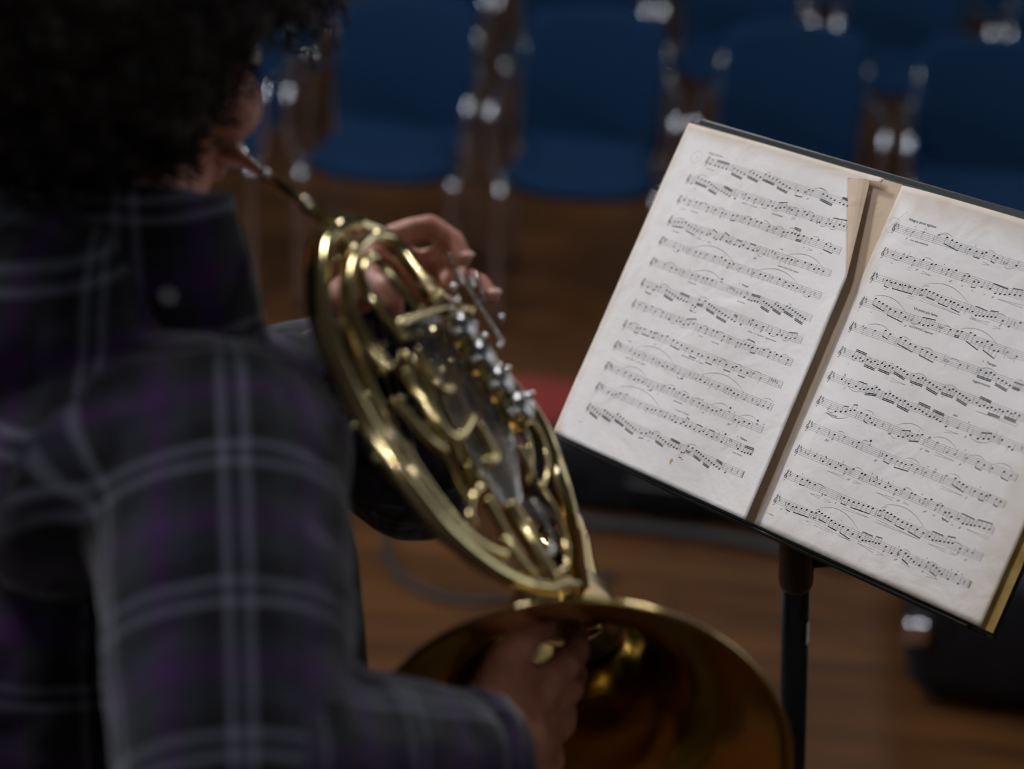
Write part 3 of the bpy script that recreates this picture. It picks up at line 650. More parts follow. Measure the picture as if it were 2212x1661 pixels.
inkL = Ink(hLL, .2813, .02060, .0250, .2066); inkR = Ink(hRR, .2738, .02250, .2405, .4308)
for ink, n, sh in ((inkL, 13, 0), (inkR, 12, 1)):
    for i in range(n):
        a, b = ink.u0, ink.u1
        if ink is inkL and i == 0: a, b = .0365, .1975
        if ink is inkL and i == 1: b = .2030
        for k in range(-2, 3):
            ink.strip([(a + (b - a) * j / 40, ink.cv(i) + k * SP) for j in range(41)], .00016)
        if not (ink is inkL and i == 0): ink.bar(i, b, .0003 if i < n - 1 else .0008)
        if i == n - 1: ink.bar(i, b - .0014)
        ink.clef(i, a + .0022, sh + (1 if ink is inkR else (4 if i in (9, 10, 11) else (3 if i in (4, 5) else 0))))
LEFT = [
 (0, 'L1', 'eu 320,320; b2u4 380,345 530,388; | 600,385; b2d4 638,380 768,458; b2d4 848,420 978,497; b2d4 1050,460 1190,533; b2d4 1232,560 1358,632; | 1425,640; b1d2 1455,672 1550,690; qd 1600,655 1650,668; b2d4 1785,710 1930,797; b2u3 1995,828 2098,865; S 850,410 905,430; S 1055,440 1115,470; S 1680,640 1840,700; S 1650,645 1820,690; Tn19 145,240 8; Tb22 300,185 Allegro maestoso; Ti20 270,385 con forza; Ti24 1565,780 sf; D 680,370 725,385 1160,485 1200,500'),
 (1, 'L1', 'q 78,575; b2d4 172,495 308,562; b2d4 340,588 435,652; b2u4 470,675 572,742; | 635,720; q 645,775; R 745,730; ed 795,715; qd 832,768; ed 922,780; | 975,820; q 1000,850; eu 1075,865; q 1130,868; b1u3 1175,897 1280,890; | 1320,925; # 1350,900; qd 1380,918; ed 1460,932; qd 1548,933; q 1572,980; ed 1660,995; S 110,490 290,500; S 1390,890 1460,915; , 1525,890; S 1590,945 1670,980; s 1000,880 1070,890; s 1110,905 1215,925; Ti20 735,835 dolce   e   un poco; Ti20 1120,970 appassionato; Ti22 110,650 sf; > 1370,1025 1420,1035'),
 (1, 'L2', '| 1765,440; # 1755,485; q 1780,490; eu 1857,505; b1u4 1905,505 1948,535 2015,520 2068,530; s 1780,515 1860,525; s 1890,545 1980,565'),
 (2, 'L2', 'q 210,225; ed 280,235; , 325,210; qd 350,255 400,270; ed 490,318; | 535,340; qd 575,343; ed 655,378; qd 695,392; b1d2 780,408 832,415; | 870,455; qd 917,440; ed 987,455; , 1037,440; qd 1058,480 1108,492; ed 1200,532; | 1240,575; qd 1280,560; ed 1365,600; qd 1410,608; b2d2 1540,640 1600,650; b2u3 1460,610 1530,640; | 1625,690; qd 1690,680 1772,692; , 1832,690; b1d3 1865,738 1965,790; S 410,260 490,310; S 625,320 680,365; S 920,425 995,450; S 1130,470 1205,520; S 1290,535 1370,580; S 1420,560 1550,600; S 1700,660 1780,680; S 1870,725 1930,760; Ti20 280,360 crescendo; > 160,325 225,340; D- 530,440 1480,750; Ti24 1590,790 f; Ti24 1790,855 p; > 1640,795 1700,820'),
 (3, 'L2', 'b1d4 100,478 230,492; b1d4 265,520 360,585; | 385,590; qd 418,605; q 475,635; b1u2 510,630 555,670; q 580,685 630,688; b1u2 650,665 700,710; q 742,715; b1u2 790,745 850,765; q 895,755; b1u2 945,795 1005,815; | 1050,810; h 1060,820; # 1230,830 1265,845; h 1135,855; | 1185,850; Tn30 1275,905 C; hd 1350,905; qd 1412,905 1460,920; | 1490,950; hd 1530,935; qd 1618,955; | 1655,1000; qd 1688,985; q 1722,1035; qd 1780,1030; qd 1830,1058; S 120,450 230,480; S 300,510 370,570; S 1390,875 1830,1030; s 690,700 770,740; s 1060,850 1110,885; Ti20 60,590 crescendo; Ti20 360,680 poco     a     poco; Ti26 1010,905 pp; Tn18 1315,800 = 80; Ti20 1290,995 molto dolce e ben legato; D- 490,715 960,885'),
 (4, 'L3', 'h 400,178; q 450,225; R 510,200; | 545,210; hd 580,208; qd 655,232 705,250; | 745,290; hd 780,265; qd 870,285 945,297; qd 985,328; ed 1030,365; qd 1078,370; | 1120,420; hd 1155,415; R 1245,435; | 1280,480; hd 1310,470; qd 1385,485 1440,505; | 1475,540; hd 1525,520; qd 1605,542 1675,575; | 1640,600; q 1710,622; qd 1760,615 1807,642; | 1850,660; h 1880,690; q 1935,742; R 2000,710; S 600,190 1080,360; S 1340,445 1810,610; s 390,205 450,235; s 1870,720 1935,745'),
 (5, 'L3', 'hd 305,375; qd 378,412 430,435; | 470,455; hd 510,462; , 582,425; qd 610,492; | 645,510; qd 680,505 735,525 780,535 835,552; | 870,610; w 935,575; F 942,545; | 1000,665; # 1040,640 1060,650 1085,660; Tn28 1100,700 C; R 1160,700; eu 1200,748; b2u4 1250,778 1350,803; | 1390,800; b2d4 1425,798 1512,862; b2d4 1560,822 1645,888; b2d4 1690,848 1785,915; b2d4 1810,938 1890,998; S 310,360 430,405; S 610,465 930,555; S 1550,810 1600,825; S 1700,830 1740,855; Ti20 550,575 rallentando; Tb24 1135,600 I   Tempo; Ti20 1115,795 con forza'),
 (6, 'L4', 'b1d2 315,160 380,190; qd 420,150 458,163; b2d4 533,192 625,258; b2u4 652,280 750,325; | 795,320; b1d2 820,365 850,380; b2d2 900,295 965,318; b2d4 1010,350 1095,410; b2d4 1125,435 1230,505; b2u2 1265,530 1298,550; | 1365,520; q 1370,585; R 1465,555; ed 1510,540; qd 1550,592; ed 1632,608; | 1668,650; q 1700,685; eu 1787,700; q 1835,708; b1u3 1882,738 1985,742; S 450,130 565,180; S 860,290 1010,310; s 640,285 690,300; s 1700,700 1780,710; s 1830,740 1920,765; Ti24 395,265 f; Ti24 830,450 sf; Ti20 1450,665 dolce   e   un poco   appassionato'),
 (7, 'L4', 'qd 225,358; ed 295,382; qd 365,385 400,430; ed 483,450; | 525,480; q 550,525; eu 635,548; q 680,553; b1u3 718,582 828,580; | 865,610; qd 915,615; ed 990,632; qd 1057,657 1103,673; ed 1180,718; | 1220,750; qd 1257,745; ed 1340,788; qd 1380,803; b1u3 1420,810 1495,850; b1d2 1510,843 1565,855; | 1590,890; qd 1635,877; ed 1710,898; , 1762,890; qd 1780,925 1832,945; ed 1910,985; S 220,340 300,370; S 400,415 490,440; S 930,600 1000,625; S 1110,665 1185,705; S 1390,770 1530,800; S 1650,865 1715,890; S 1840,925 1915,960; s 555,545 635,570; s 670,590 760,615; > 880,712 935,722; Ti20 1025,780 crescendo; D- 1220,845 1840,1090'),
 (8, 'L5', 'qd 385,102; b1d2 455,145 490,157; b1d2 540,165 615,190; b1d2 655,205 680,210; | 695,240; qd 740,235 800,245; b1d3 870,285 962,342; | 995,370; qd 1025,380; b1d2 1082,412 1155,440; qd 1195,465; b1d2 1265,485 1335,510; qd 1400,525; | 1360,510; b1d2 1470,565 1545,595; qd 1585,585; b1d2 1637,630 1712,660; | 1740,680; hd 1780,665; hd 1865,720; | 1950,750; # 1985,740 2005,750 2030,750 2050,770; Tn28 2050,820 C; S 390,95 480,130; S 1400,505 1475,545; S 1590,565 1650,605; S 1790,650 1870,685; Ti24 645,340 f; Ti20 955,465 diminuendo poco   a   poco; D- 1430,655 1700,765'),
 (9, 'L5', 'h 375,410; qd 430,435 475,460; | 515,470; hd 550,470; qd 640,503; | 680,520; qd 710,543; q 745,588; qd 800,588; q 855,622; | 890,610; h 920,670; q 965,722; R 1055,680; | 1095,700; h 1120,730; q 1172,742 1225,765; | 1265,775; hd 1305,790; qd 1385,808; | 1445,840; qd 1485,838 1522,862 1555,897 1605,910; | 1645,930; h 1675,960; R 1765,970; | 1810,1000; h 1830,1025; q 1890,1038 1945,1060; S 430,378 870,560; S 1180,680 1670,885; S 1890,958 2005,1000; s 905,690 965,730; Ti20 315,485 molto  dolce  e  ben  legato; Tn18 350,300 = 80'),
 (10, 'L5', 'hd 245,630; qd 325,655 385,690; q 420,740; qd 470,740; q 518,765; | 560,760; h 580,815; q 612,860; R 690,810; | 730,840; hd 770,810; qd 830,832 880,842; | 900,880; hd 940,885; qd 990,912 1035,942; | 1080,960; S 290,605 550,700; S 800,800 890,830; S 950,870 1050,920; s 575,830 615,865; Ti26 680,910 f; Ti20 865,980 diminuendo'),
 (10, 'L6', 'hd 1335,335; qd 1395,365 1435,392; | 1475,400; qd 1495,420 1540,445 1590,450 1637,443; w 1725,462; F 1738,425; , 1785,465; | 1655,500; | 1775,520; qd 1795,547 1835,573 1892,573 1950,590; | 1975,620; w 2033,600; F 2040,565; , 2110,595; S 1525,385 1710,410; S 1830,515 2020,550; S 1340,315 1430,345; , 1440,322; Ti28 1425,475 p; Ti28 1705,600 pp'),
 (11, 'L6', 'qd 390,238 430,265; qd 470,262 515,258; | 545,290; hd 590,265; | 660,330; hd 740,370; | 790,420; qd 820,420 868,435 910,438 965,455; | 985,480; q 1010,515; R 1070,515; eu 1092,550; q 1130,578; q 1188,595; b1u2 1225,575 1245,615; q 1290,630; b1u2 1335,658 1395,682; q 1440,680; b1u2 1475,718 1530,742; | 1555,740; h 1590,740; q 1640,795; | 1695,790; # 1735,770 1755,780; R 1800,850; eu 1822,870; b2u4 1865,900 1960,930; | 1990,860; F 1683,715; S 430,200 960,430; Ti20 1125,440 un poco ritenuto; Tb26 1810,745 I   Tempo; Ti24 1760,915 con forza; D- 1415,575 1655,680'),
 (12, 'L6', 'b2d4 210,412 290,482; b2d4 345,450 430,520; b2d4 485,490 575,565; b2d4 600,590 682,655; | 725,660; b1d2 750,692 800,700; qd 845,683 875,697; b2d4 938,727 1018,793; b2u4 1048,817 1145,868; | 1185,860; b1d2 1200,910 1225,920; b2d2 1275,843 1325,860; b2d4 1365,892 1440,952; b2d3 1468,982 1530,1030; b2u3 1555,1052 1612,1100; | 1665,1060; q 1675,1138; R 1755,1100; R 1815,1130; S 320,440 370,460; S 470,480 520,500; S 880,680 965,710; S 1235,835 1375,860; s 1040,825 1080,845; Ti26 815,790 f; Ti26 1185,995 sf; Tn13 40,560 A.L. 20545'),
]
RIGHT = [
 (0, 'R1', 'hd 620,340; hd 770,345; ^ 650,265; ^ 797,297; | 915,430; hd 985,388; b1d4 1105,422 1178,460 1243,495 1305,530; | 1385,585; qd 1435,590; b1d2 1530,620 1615,645; qd 1672,635; b1d2 1780,688 1830,717; | 1890,760; h 1960,790; q 2100,825; # 1925,780; S 960,380 1120,410; S 1010,360 1190,430; S 1700,610 1800,660; s 1920,830 2060,860; , 1520,535; > 1615,785 1715,820; Tn32 325,265 9; Tb30 550,170 Allegro poco agitato; Ti32 500,450 f; Ti25 565,460 con espressione; Tn32 500,330 C'),
 (1, 'R1', 'qu 328,670; eu 440,720; qu 525,708; ed 635,757; | 700,780; qd 765,742; ed 885,798; qd 940,815; R 1030,890; ed 1128,880; | 1170,940; qd 1240,885; ed 1358,970; qd 1423,980; b1d2 1492,1060 1558,1068; q 1600,1130; | 1690,1130; b1u4 1725,1153 1795,1220 1865,1230 1935,1235; b1u3 2000,1240 2150,1260; s 320,710 440,740; S 530,695 640,730; S 760,715 910,775; , 1065,800; S 1350,945 1440,970; S 1490,1040 1560,1060; < 285,782 590,880; > 735,915 870,970; Ti28 645,890 sf; Ti28 1125,1055 sf; ^ 1320,1115; ^ 1465,1185; ^ 1640,1240'),
 (1, 'R2', 'Ti30 1795,430 p; < 1870,450 2200,550'),
 (2, 'R2', 'R 410,195; b1d2 455,213 510,245; b1d5 560,250 815,312; # 490,225; # 650,270; # 735,285; | 855,340; b1d2 905,330 958,322; b1d3 1000,352 1100,400; b1d3 1150,428 1270,485; b1d3 1315,495 1420,560; qd 1485,578; | 1520,580; b1u4 1547,617 1595,660 1643,665 1692,668; b1u3 1742,672 1845,680; ed 1940,727; | 2000,740; q 2012,805; R 2080,780; qd 2165,760; S 900,300 980,290; S 930,260 1500,520; S 1870,640 1970,680; s 1530,660 1600,700; < 405,322 790,440; > 870,450 1395,662; < 1510,698 1760,770; > 1810,815 1910,832; Tn14 970,290 3; Tn14 1120,355 3; Tn14 1275,430 3; Tn14 1440,505 3; Tn14 1640,550 3; Tn14 1780,575 3'),
 (3, 'R2', 'b1d4 310,450 355,485 402,513 450,545; b1d4 497,575 560,610 635,632 688,680; | 735,680; h 765,720; b1u4 868,755 918,788 978,798 1035,790; | 1100,820; # 1130,815; hd 1160,825; qd 1270,848; b2d2 1360,863 1418,873; | 1465,930; b1d4 1533,880 1585,918 1613,997 1675,1005; b1d4 1745,998 1805,1037 1830,1110 1885,1118; | 1960,1110; hd 2000,1135; qd 2120,1190; S 285,415 700,640; S 1190,800 1270,830; S 1400,835 1880,1060; s 755,745 870,765; s 760,755 1000,825; s 1990,1180 2110,1210; < 230,615 640,765; D- 318,400 700,525; Tb28 795,580 Un poco piu lento; Ti32 670,800 p; Ti25 730,805 dolce e con eleganza; D 1345,803'),
 (4, 'R3', 'hd 370,155; qd 487,183; b1d2 607,185 663,225; | 725,310; # 345,140; b1d4 782,268 840,302 898,335 958,368; b1d4 1037,397 1093,432 1143,462 1197,490; | 1280,520; # 1300,525; hd 1330,540; qd 1475,582; R 1560,600; | 1665,660; b2d4 1710,645 1775,675 1830,672 1870,700; b2d4 1920,735 2053,818; b2d4 2115,790 2200,820; Tn22 545,185 ~; S 400,120 670,215; S 770,260 905,315; S 1040,385 1165,440; S 1310,520 1475,560; S 1700,625 1890,680; S 2130,760 2212,790; Tb28 1730,550 I   Tempo; Ti28 1610,770 leggiermente'),
 (5, 'R3', 'b2u4 225,482 260,507 312,502 345,530; b2d4 397,523 437,550 482,543 518,572; b2d4 568,565 605,592 655,587 693,615; b2d4 745,605 865,687; | 900,710; b2d4 937,705 992,735 1042,732 1075,755; b2d4 1120,787 1240,867; b2d4 1295,838 1348,870 1393,862 1428,887; b2d4 1470,912 1580,995; | 1630,980; b2u4 1662,1025 1700,1055 1752,1048 1790,1077; b2d4 1840,1070 1885,1098 1935,1092 1970,1122; b2d4 2028,1115 2070,1142 2118,1137 2165,1165; s 215,500 260,520; s 300,520 345,540; S 400,508 450,525; S 490,530 530,555; S 570,550 620,565; S 660,570 700,590; S 920,690 1090,740; S 1290,820 1440,870; < 165,565 635,730; > 670,750 840,815; ^ 915,820; ^ 1265,950; < 1650,1115 2150,1289'),
 (6, 'R4', 'eu 288,140; R 330,155; qu 360,190; b1u3 437,218 482,245 523,253; b2d4 565,248 610,243 655,232 687,252; | 705,310; b2d4 755,293 800,295 832,320 868,345; b2d4 905,370 953,378 988,405 1023,428; b2u4 1063,455 1107,462 1140,485 1180,510; b2u4 1215,535 1260,543 1290,563 1325,590; | 1395,580; q 1385,640; h 1505,660; | 1630,650; q 1645,737; b1u3 1725,770 1785,770 1842,770; q 1898,752; | 1945,800; qd 1982,788; qd 2060,855; q 2090,890; R 2185,880; S 620,225 665,225; S 770,275 810,285; s 350,205 430,225; s 350,215 500,270; s 1640,750 1870,800; , 1630,592; > 1375,690 1520,722; Ti30 300,250 f; Ti26 1455,525 dim; Ti30 1580,755 p'),
 (7, 'R4', 'h 147,452; q 222,485; b1u2 275,488 328,488; b1u2 380,475 425,470; | 450,510; qd 495,500; b1d2 555,523 588,558; q 605,600; q 635,630; R 720,620; | 790,650; h 790,715; b1u3 882,748 932,750 978,745; b1d3 1030,735 1085,733 1133,732; | 1160,790; hd 1212,760; hd 1295,815; | 1375,870; h 1395,915; h 1480,935; | 1590,950; hd 1610,975; b1d2 1732,1015 1795,1050; | 1855,1080; qd 1880,1085; b1d2 2005,1125 2080,1162; S 520,470 650,550; S 860,630 1150,690; S 1250,755 1495,880; S 1640,950 1800,1005; S 1900,1040 2100,1110; s 140,475 220,495; s 130,490 370,540; s 800,730 870,765; , 1590,885; > 1265,925 1475,1010; Ti26 115,505 crescendo; Ti30 1105,890 f; Ti24 1160,900 dim; Ti30 1525,1045 p; D- 335,590 835,795; Tn14 965,660 3; Tn14 1095,695 3; Tn14 605,525 3'),
 (8, 'R5', 'hd 268,155; R 365,190; ed 415,215; | 460,230; hd 510,240; R 585,285; ed 643,292; | 680,310; w 745,315; F 753,280; | 840,390; R 865,395; b1d2 902,418 952,448; b1d4 1008,462 1045,485 1085,495 1140,505; qd 1195,540; | 1240,560; hd 1275,570; hd 1360,570; ^ 1298,520; ^ 1370,545; | 1430,620; hd 1475,605; b1d4 1560,635 1600,662 1635,688 1670,712; | 1710,740; qd 1748,752; b1d2 1810,778 1857,798; qd 1893,792; b1d2 1955,830 1990,857; S 440,190 510,210; S 670,280 735,290; S 1080,440 1215,500; S 1500,590 1615,650; Ti32 320,270 pp; Ti32 780,470 ff; > 1420,715 1630,800; Ti30 1650,825 f; , 1800,710; Tn14 1135,465 3'),
 (9, 'R5', 'h 160,400; qu 225,417; R 280,440; eu 302,470; | 355,470; q 368,497; eu 420,530; qu 470,512; ed 525,545; | 565,550; qd 592,542; ed 668,588; qd 700,598; R 745,640; eu 780,663; | 810,660; q 833,685; eu 888,718; qu 938,708; ed 995,742; | 1035,760; qd 1072,735; ed 1142,772; qd 1175,788; R 1220,830; ed 1272,828; | 1290,860; qd 1330,833; ed 1390,888; qd 1435,895; b1d3 1465,955 1505,958 1522,997; | 1580,990; b1u4 1592,1015 1630,1062 1670,1070 1707,1078; b1u4 1745,1080 1790,1088 1835,1105 1883,1118; # 135,385; S 470,500 530,530; S 600,530 680,570; S 1070,720 1150,760; S 1390,870 1440,890; , 767,580; , 1243,778; < 342,560 505,625; > 585,660 652,685; Ti28 525,645 sf; < 805,765 965,830; Ti28 995,845 sf; > 1060,850 1115,885; Ti28 1250,950 sf; ^ 1355,985; ^ 1440,1030; ^ 1530,1075; Ti30 1590,1105 p; < 1665,1115 1880,1205'),
 (10, 'R6', 'qd 352,125; b1d2 400,148 445,165; qd 470,178 518,197; , 400,95; | 573,230; w 610,295; # 582,290; | 728,300; R 755,310; b1d2 780,322 825,345; b1d5 870,360 1045,417; | 1080,440; b1d2 1112,437 1148,430; b1d3 1178,455 1245,490; b1d3 1275,517 1360,560; b1d3 1395,580 1510,640; | 1545,650; b1u4 1563,680 1592,712 1627,715 1660,722; b1u3 1700,728 1775,742; ed 1850,785; | 1895,810; # 1915,810; h 1960,830; S 520,190 620,260; S 1120,415 1170,415; S 1150,385 1515,600; S 1800,730 1870,780; < 470,280 565,320; > 600,345 660,365; Ti30 690,378 f; > 760,410 1010,505; > 1070,530 1470,705; < 1550,740 1720,810; > 1745,820 1810,850; Ti28 1880,895 sf; Tn14 1165,400 3; Tn14 1265,460 3; Tn14 1380,525 3; Tn14 1485,590 3'),
 (11, 'R6', 'R 250,360; b1d2 275,373 312,400; b1d4 345,405 485,448; | 490,470; b1d2 525,458 553,448; b1d3 578,467 640,505; b1d3 665,530 738,573; b1d3 770,588 860,650; | 905,670; b1u4 920,683 948,713 978,717 1010,722; b1u3 1040,728 1100,738; ed 1163,770; | 1205,790; q 1212,832; R 1275,820; ed 1300,800; b1d3 1345,833 1370,855 1395,883; q 1418,912; | 1460,890; q 1470,945; ed 1558,912; b1d3 1600,945 1630,968 1655,997; q 1675,1027; | 1730,1020; q 1735,1065; qd 1810,1025; q 1828,1105; R 1890,1080; S 520,440 560,435; S 560,410 905,610; S 1320,795 1390,840; S 1570,910 1640,955; s 905,705 940,725; , 1285,765; , 1543,870; , 1770,975; , 1828,993; , 1865,1018; Ti32 190,435 f; > 245,445 460,545; > 505,560 845,720; < 900,735 1045,810; > 1075,825 1140,848; Ti28 1235,890 sf; > 1300,900 1385,960; Ti30 1490,1000 p; > 1535,1030 1640,1072; Tb15 65,460 A. L. 20 545; Tn14 580,430 3; Tn14 650,468 3; Tn14 750,535 3; Tn14 855,595 3'),
]
for i, wn_, d in LEFT: read(inkL, hL, i, wn_, d)
for i, wn_, d in RIGHT: read(inkR, hR, i, wn_, d)
# the folded strip hides the ends of the first two staves
inkL.mb.build('printed_music', M['ink'], book, normals=False)['label'] = 'black engraved music printed on the left page'
inkR.mb.build('printed_music', M['ink'], book, normals=False)['label'] = 'black engraved music printed on the right page'
# pencil marks round the numbers
pc = Ink(hRR, 0, 0, 0, 0); pw = [pix_uv(1880 + x / 6.663, 450 + y / 6.663, hR) for x, y in ((430, 180), (390, 145), (330, 135), (260, 165), (220, 230), (215, 290), (245, 345), (300, 345), (350, 310), (400, 240), (415, 195))]
pc.strip(pw, .00022); pc.strip([pix_uv(1880 + x / 6.663, 450 + y / 6.663, hR) for x, y in ((545, 40), (400, 160), (230, 320), (105, 440))], .00018)
pc2 = Ink(hLL, 0, 0, 0, 0); pc2.strip([pix_uv(1480 + x / 5.978, 300 + y / 5.978, hL) for x, y in ((215, 200), (200, 155), (150, 160), (95, 195), (70, 250), (85, 305), (130, 310), (190, 270), (215, 220))], .00022)
pc.mb.add(pc2.mb.v, pc2.mb.f); pc.mb.build('pencil_marks', M['pencil'], book, normals=False)
stn = MB(); su, sv = pix_uv(1450, 997, hL)
stn.add([UV(su + .0014 * math.cos(t) * (1 + .3 * math.sin(3 * t)), sv + .0030 * math.sin(t), hLL(su, sv) + .0001) for t in np.linspace(0, 6.28, 13)[:-1]], [tuple(range(12))])
stn.build('stain', M['cover_edge'], book, normals=False)['label'] = 'small ochre stain on the left page'
tag(book, 'open sheet music book with yellowed pages of printed notes, resting on the black music stand', 'sheet music')
# ------------------------------------------------------------------ French horn
def hz(px, py, d=0.0):
    """camera depth of the plane the horn's body lies in; d lifts a point off that plane towards the viewer's left"""
    s = (px - 960) * .85 + (py - 880) * -.53
    return 1 / (.86 - .00036 * s)
_a, _b, _c = P(700, 600, hz(700, 600)), P(1200, 1250, hz(1200, 1250)), P(1100, 700, hz(1100, 700))
HN = (_b - _a).cross(_c - _a).normalized()
if HN.dot(CF) > 0: HN = -HN
def H(px, py, d=0.0):
    ray = P(px, py, 1) - CO; return CO + ray * (hz(px, py) + .5 * d / min(-.2, ray.dot(HN)))
def mmpx(px, py): return hz(px, py) / FPX
horn = empty('french_horn', P(1000, 900, 1.2))
def pipe(name, px, wpx, m='brass', d=0.0, seg=14, closed=False, parent=None, res=6):
    """tube through photo points; wpx = width(s) in px; d = offset(s) from the body plane"""
    dd = d if hasattr(d, '__len__') else [d] * len(px); ww = wpx if hasattr(wpx, '__len__') else [wpx] * len(px)
    mb = MB(); mb.tube([H(x, y, q) for (x, y), q in zip(px, dd)], [w_ / 2 * mmpx(x, y) for (x, y), w_ in zip(px, ww)], seg, res, closed)
    return mb.build(name, M[m], parent or horn, True)
def ferrule(p, q, wpx, parent=None, name='ferrule', m='nickel', d=0.0):
    a, b = H(*p, d), H(*q, d); r = wpx / 2 * mmpx(*p)
    L = (b - a).length; MB().lathe([(0, 0), (r * .96, 0), (r * 1.05, L * .12), (r, L * .25), (r, L * .75), (r * 1.05, L * .88), (r * .96, L), (0, L)], a, b - a, 16).build(name, M[m], parent or horn, True)
# bell
BC = P(1238, 1668, 1.195); BR = .1400
BNf = Vector((.04, -math.cos(math.radians(7)), -math.sin(math.radians(7)))).normalized()    # opening faces back towards the viewer
ba = -BNf
prof = [(BR - .0012, -.0018), (BR + .0006, -.0022), (BR + .0018, -.0004), (BR + .0010, .0016), (BR - .0014, .0022), (.1345, .006), (.120, .016), (.100, .032), (.082, .054), (.066, .082), (.054, .112), (.045, .142), (.038, .172)]
inner = [(r - .0008, h + .0003) for r, h in prof[4:]]
bell = MB().lathe(prof + inner[::-1], BC, ba, 96, True).build('bell', M['brass_bell'], horn, True)
MB().lathe([(BR + .0018 * math.cos(t), .0018 * math.sin(t)) for t in np.linspace(0, 2 * math.pi, 13)[:-1]], BC, ba, 96, True).build('bell_rim', M['brass'], bell, True)
bt = BC + ba * .17
# bell tail sweeping up the right-hand side and over the top of the body
tail = [BC + ba * .165, BC + ba * .19 + Vector((0, 0, .010)), BC + ba * .20 + Vector((0, 0, .045)), P(1254, 1305, 1.315), P(1243, 1228, 1.28), P(1226, 1125, 1.25), P(1198, 1020, 1.24), P(1158, 915, 1.25), H(1085, 822, -.02), H(1012, 735, -.02), H(945, 650, -.02), H(885, 570, -.014), H(822, 508, -.008), H(765, 484, -.004)]
MB().tube(tail, [.0375, .028, .016, .0085, .0075, .0080, .0078, .0074, .0070, .0068, .0066, .0064, .0062, .0062], 24, 8, cap=False).build('bell_tail', M['brass'], horn, True)
# the long outer branch on the left, and an added tube behind standing in for its shaded side
pipe('outer_branch', [(765, 484), (716, 503), (688, 548), (683, 610), (694, 690), (722, 780), (765, 872), (818, 962), (880, 1052), (955, 1142), (1035, 1212), (1108, 1254), (1180, 1270), (1225, 1262)], [50, 58, 60, 60, 58, 56, 54, 50, 48, 46, 42, 38, 34, 34], d=[-.004] + [0] * 13, seg=20)
pipe('dark_side_tube', [(775, 570), (752, 640), (756, 720), (782, 812), (828, 905), (882, 998), (938, 1080), (1005, 1155), (1075, 1215), (1140, 1250)], [30, 36, 38, 40, 40, 40, 40, 36, 32, 28], 'brass', d=-.012, seg=16)
lpp = [P(536, 354, 1.176), P(590, 392, 1.156), H(660, 442, .002), H(716, 486, .004), H(745, 530, .002), H(748, 600, -.004)]
MB().tube(lpp, [.0030, .0034, .0038, .0040, .0040, .0038], 16, 6).build('leadpipe', M['brass'], horn, True)
# mouthpiece
mA, mB_ = P(499, 327, 1.198), P(560, 371, 1.166); md = (mB_ - mA).normalized()
MB().lathe([(.0, .006), (.0078, .001), (.0088, .0), (.0098, .0015), (.0092, .005), (.0080, .010), (.0060, .016), (.0040, .022), (.0034, .030), (.0036, .045), (.0040, .055), (0, .055)], mA, md, 24).build('mouthpiece', M['silver'], horn, True)
ferrule((652, 436), (676, 454), 30, d=.002)
pipe('tuning_crook', [(937, 636), (893, 574), (853, 524), (816, 510), (784, 524), (758, 562), (747, 612), (754, 662), (784, 724), (824, 786)], 30, d=.018)
ferrule((915, 606), (936, 634), 34, d=.018, m='brass'); ferrule((812, 766), (836, 800), 34, d=.018, m='brass')
pipe('inner_crook', [(872, 730), (850, 703), (820, 668), (794, 633), (781, 600), (784, 571), (800, 556), (822, 568), (852, 606), (880, 640), (905, 668)], 25, d=.013)
ferrule((850, 702), (876, 734), 29, d=.013, m='brass')
pipe('cross_brace', [(848, 700), (866, 693), (886, 682)], 13, d=.010); 
# long nickel slide legs in the middle
for k in range(8):
    pipe('slide_leg', [(880 + 19 * k, 686 - 2 * k), (928 + 17.5 * k, 802), (984 + 16.3 * k, 914), (1050 + 9.6 * k, 1030), (1092 + 5 * k, 1095)], [10, 9, 9, 7, 6], 'nickel', d=.006)
pipe('brace_bar', [(862, 702), (900, 682), (960, 668), (1018, 668)], 20, 'brass', d=.009)
# U slides
U_ = lambda nm, pts, w, d=.010, m='brass': pipe(nm, pts, w, m, d)
U_('tuning_slide', [(870, 800), (893, 838), (925, 885), (958, 930), (985, 945), (1005, 925), (1018, 900)], 24)
U_('valve_slide', [(895, 752), (925, 800), (953, 840), (975, 838)], 23, .012)
U_('valve_slide', [(850, 860), (885, 905), (925, 950), (960, 975)], 22, .008)
U_('valve_slide', [(790, 850), (820, 905), (855, 960), (890, 1018), (940, 1085), (995, 1145), (1050, 1185), (1095, 1200)], 25, .004)
U_('valve_slide', [(1030, 915), (1055, 962), (1068, 990), (1045, 1000)], 24, .012)
U_('valve_slide', [(1100, 1085), (1125, 1130), (1150, 1172), (1183, 1232), (1196, 1262)], 31, .012)
U_('valve_slide', [(1050, 1075), (1075, 1122), (1098, 1165), (1130, 1212)], 20, .006)
U_('valve_slide', [(1022, 1140), (1014, 1105), (1020, 1068), (1040, 1050)], 18, .008)
U_('valve_slide', [(1085, 1160), (1108, 1190), (1128, 1215), (1160, 1245)], 17, .006)
U_('third_crook', [(1140, 905), (1165, 935), (1180, 985), (1178, 1030), (1168, 1052)], 12, .006)
U_('third_crook', [(1128, 918), (1140, 950), (1146, 990), (1140, 1040)], 13, .004)
U_('third_crook', [(1120, 965), (1138, 998), (1150, 1030)], 16, .010)
U_('valve_slide', [(1160, 1040), (1185, 1078), (1208, 1125), (1222, 1180), (1222, 1220), (1200, 1238), (1178, 1215), (1160, 1170), (1140, 1120)], 14, .004)
U_('valve_slide', [(1150, 1080), (1172, 1120), (1190, 1165), (1192, 1195), (1170, 1190)], 12, .010, 'nickel')
U_('branch', [(930, 640), (990, 720), (1040, 790), (1090, 860), (1125, 910)], 24, -.006)
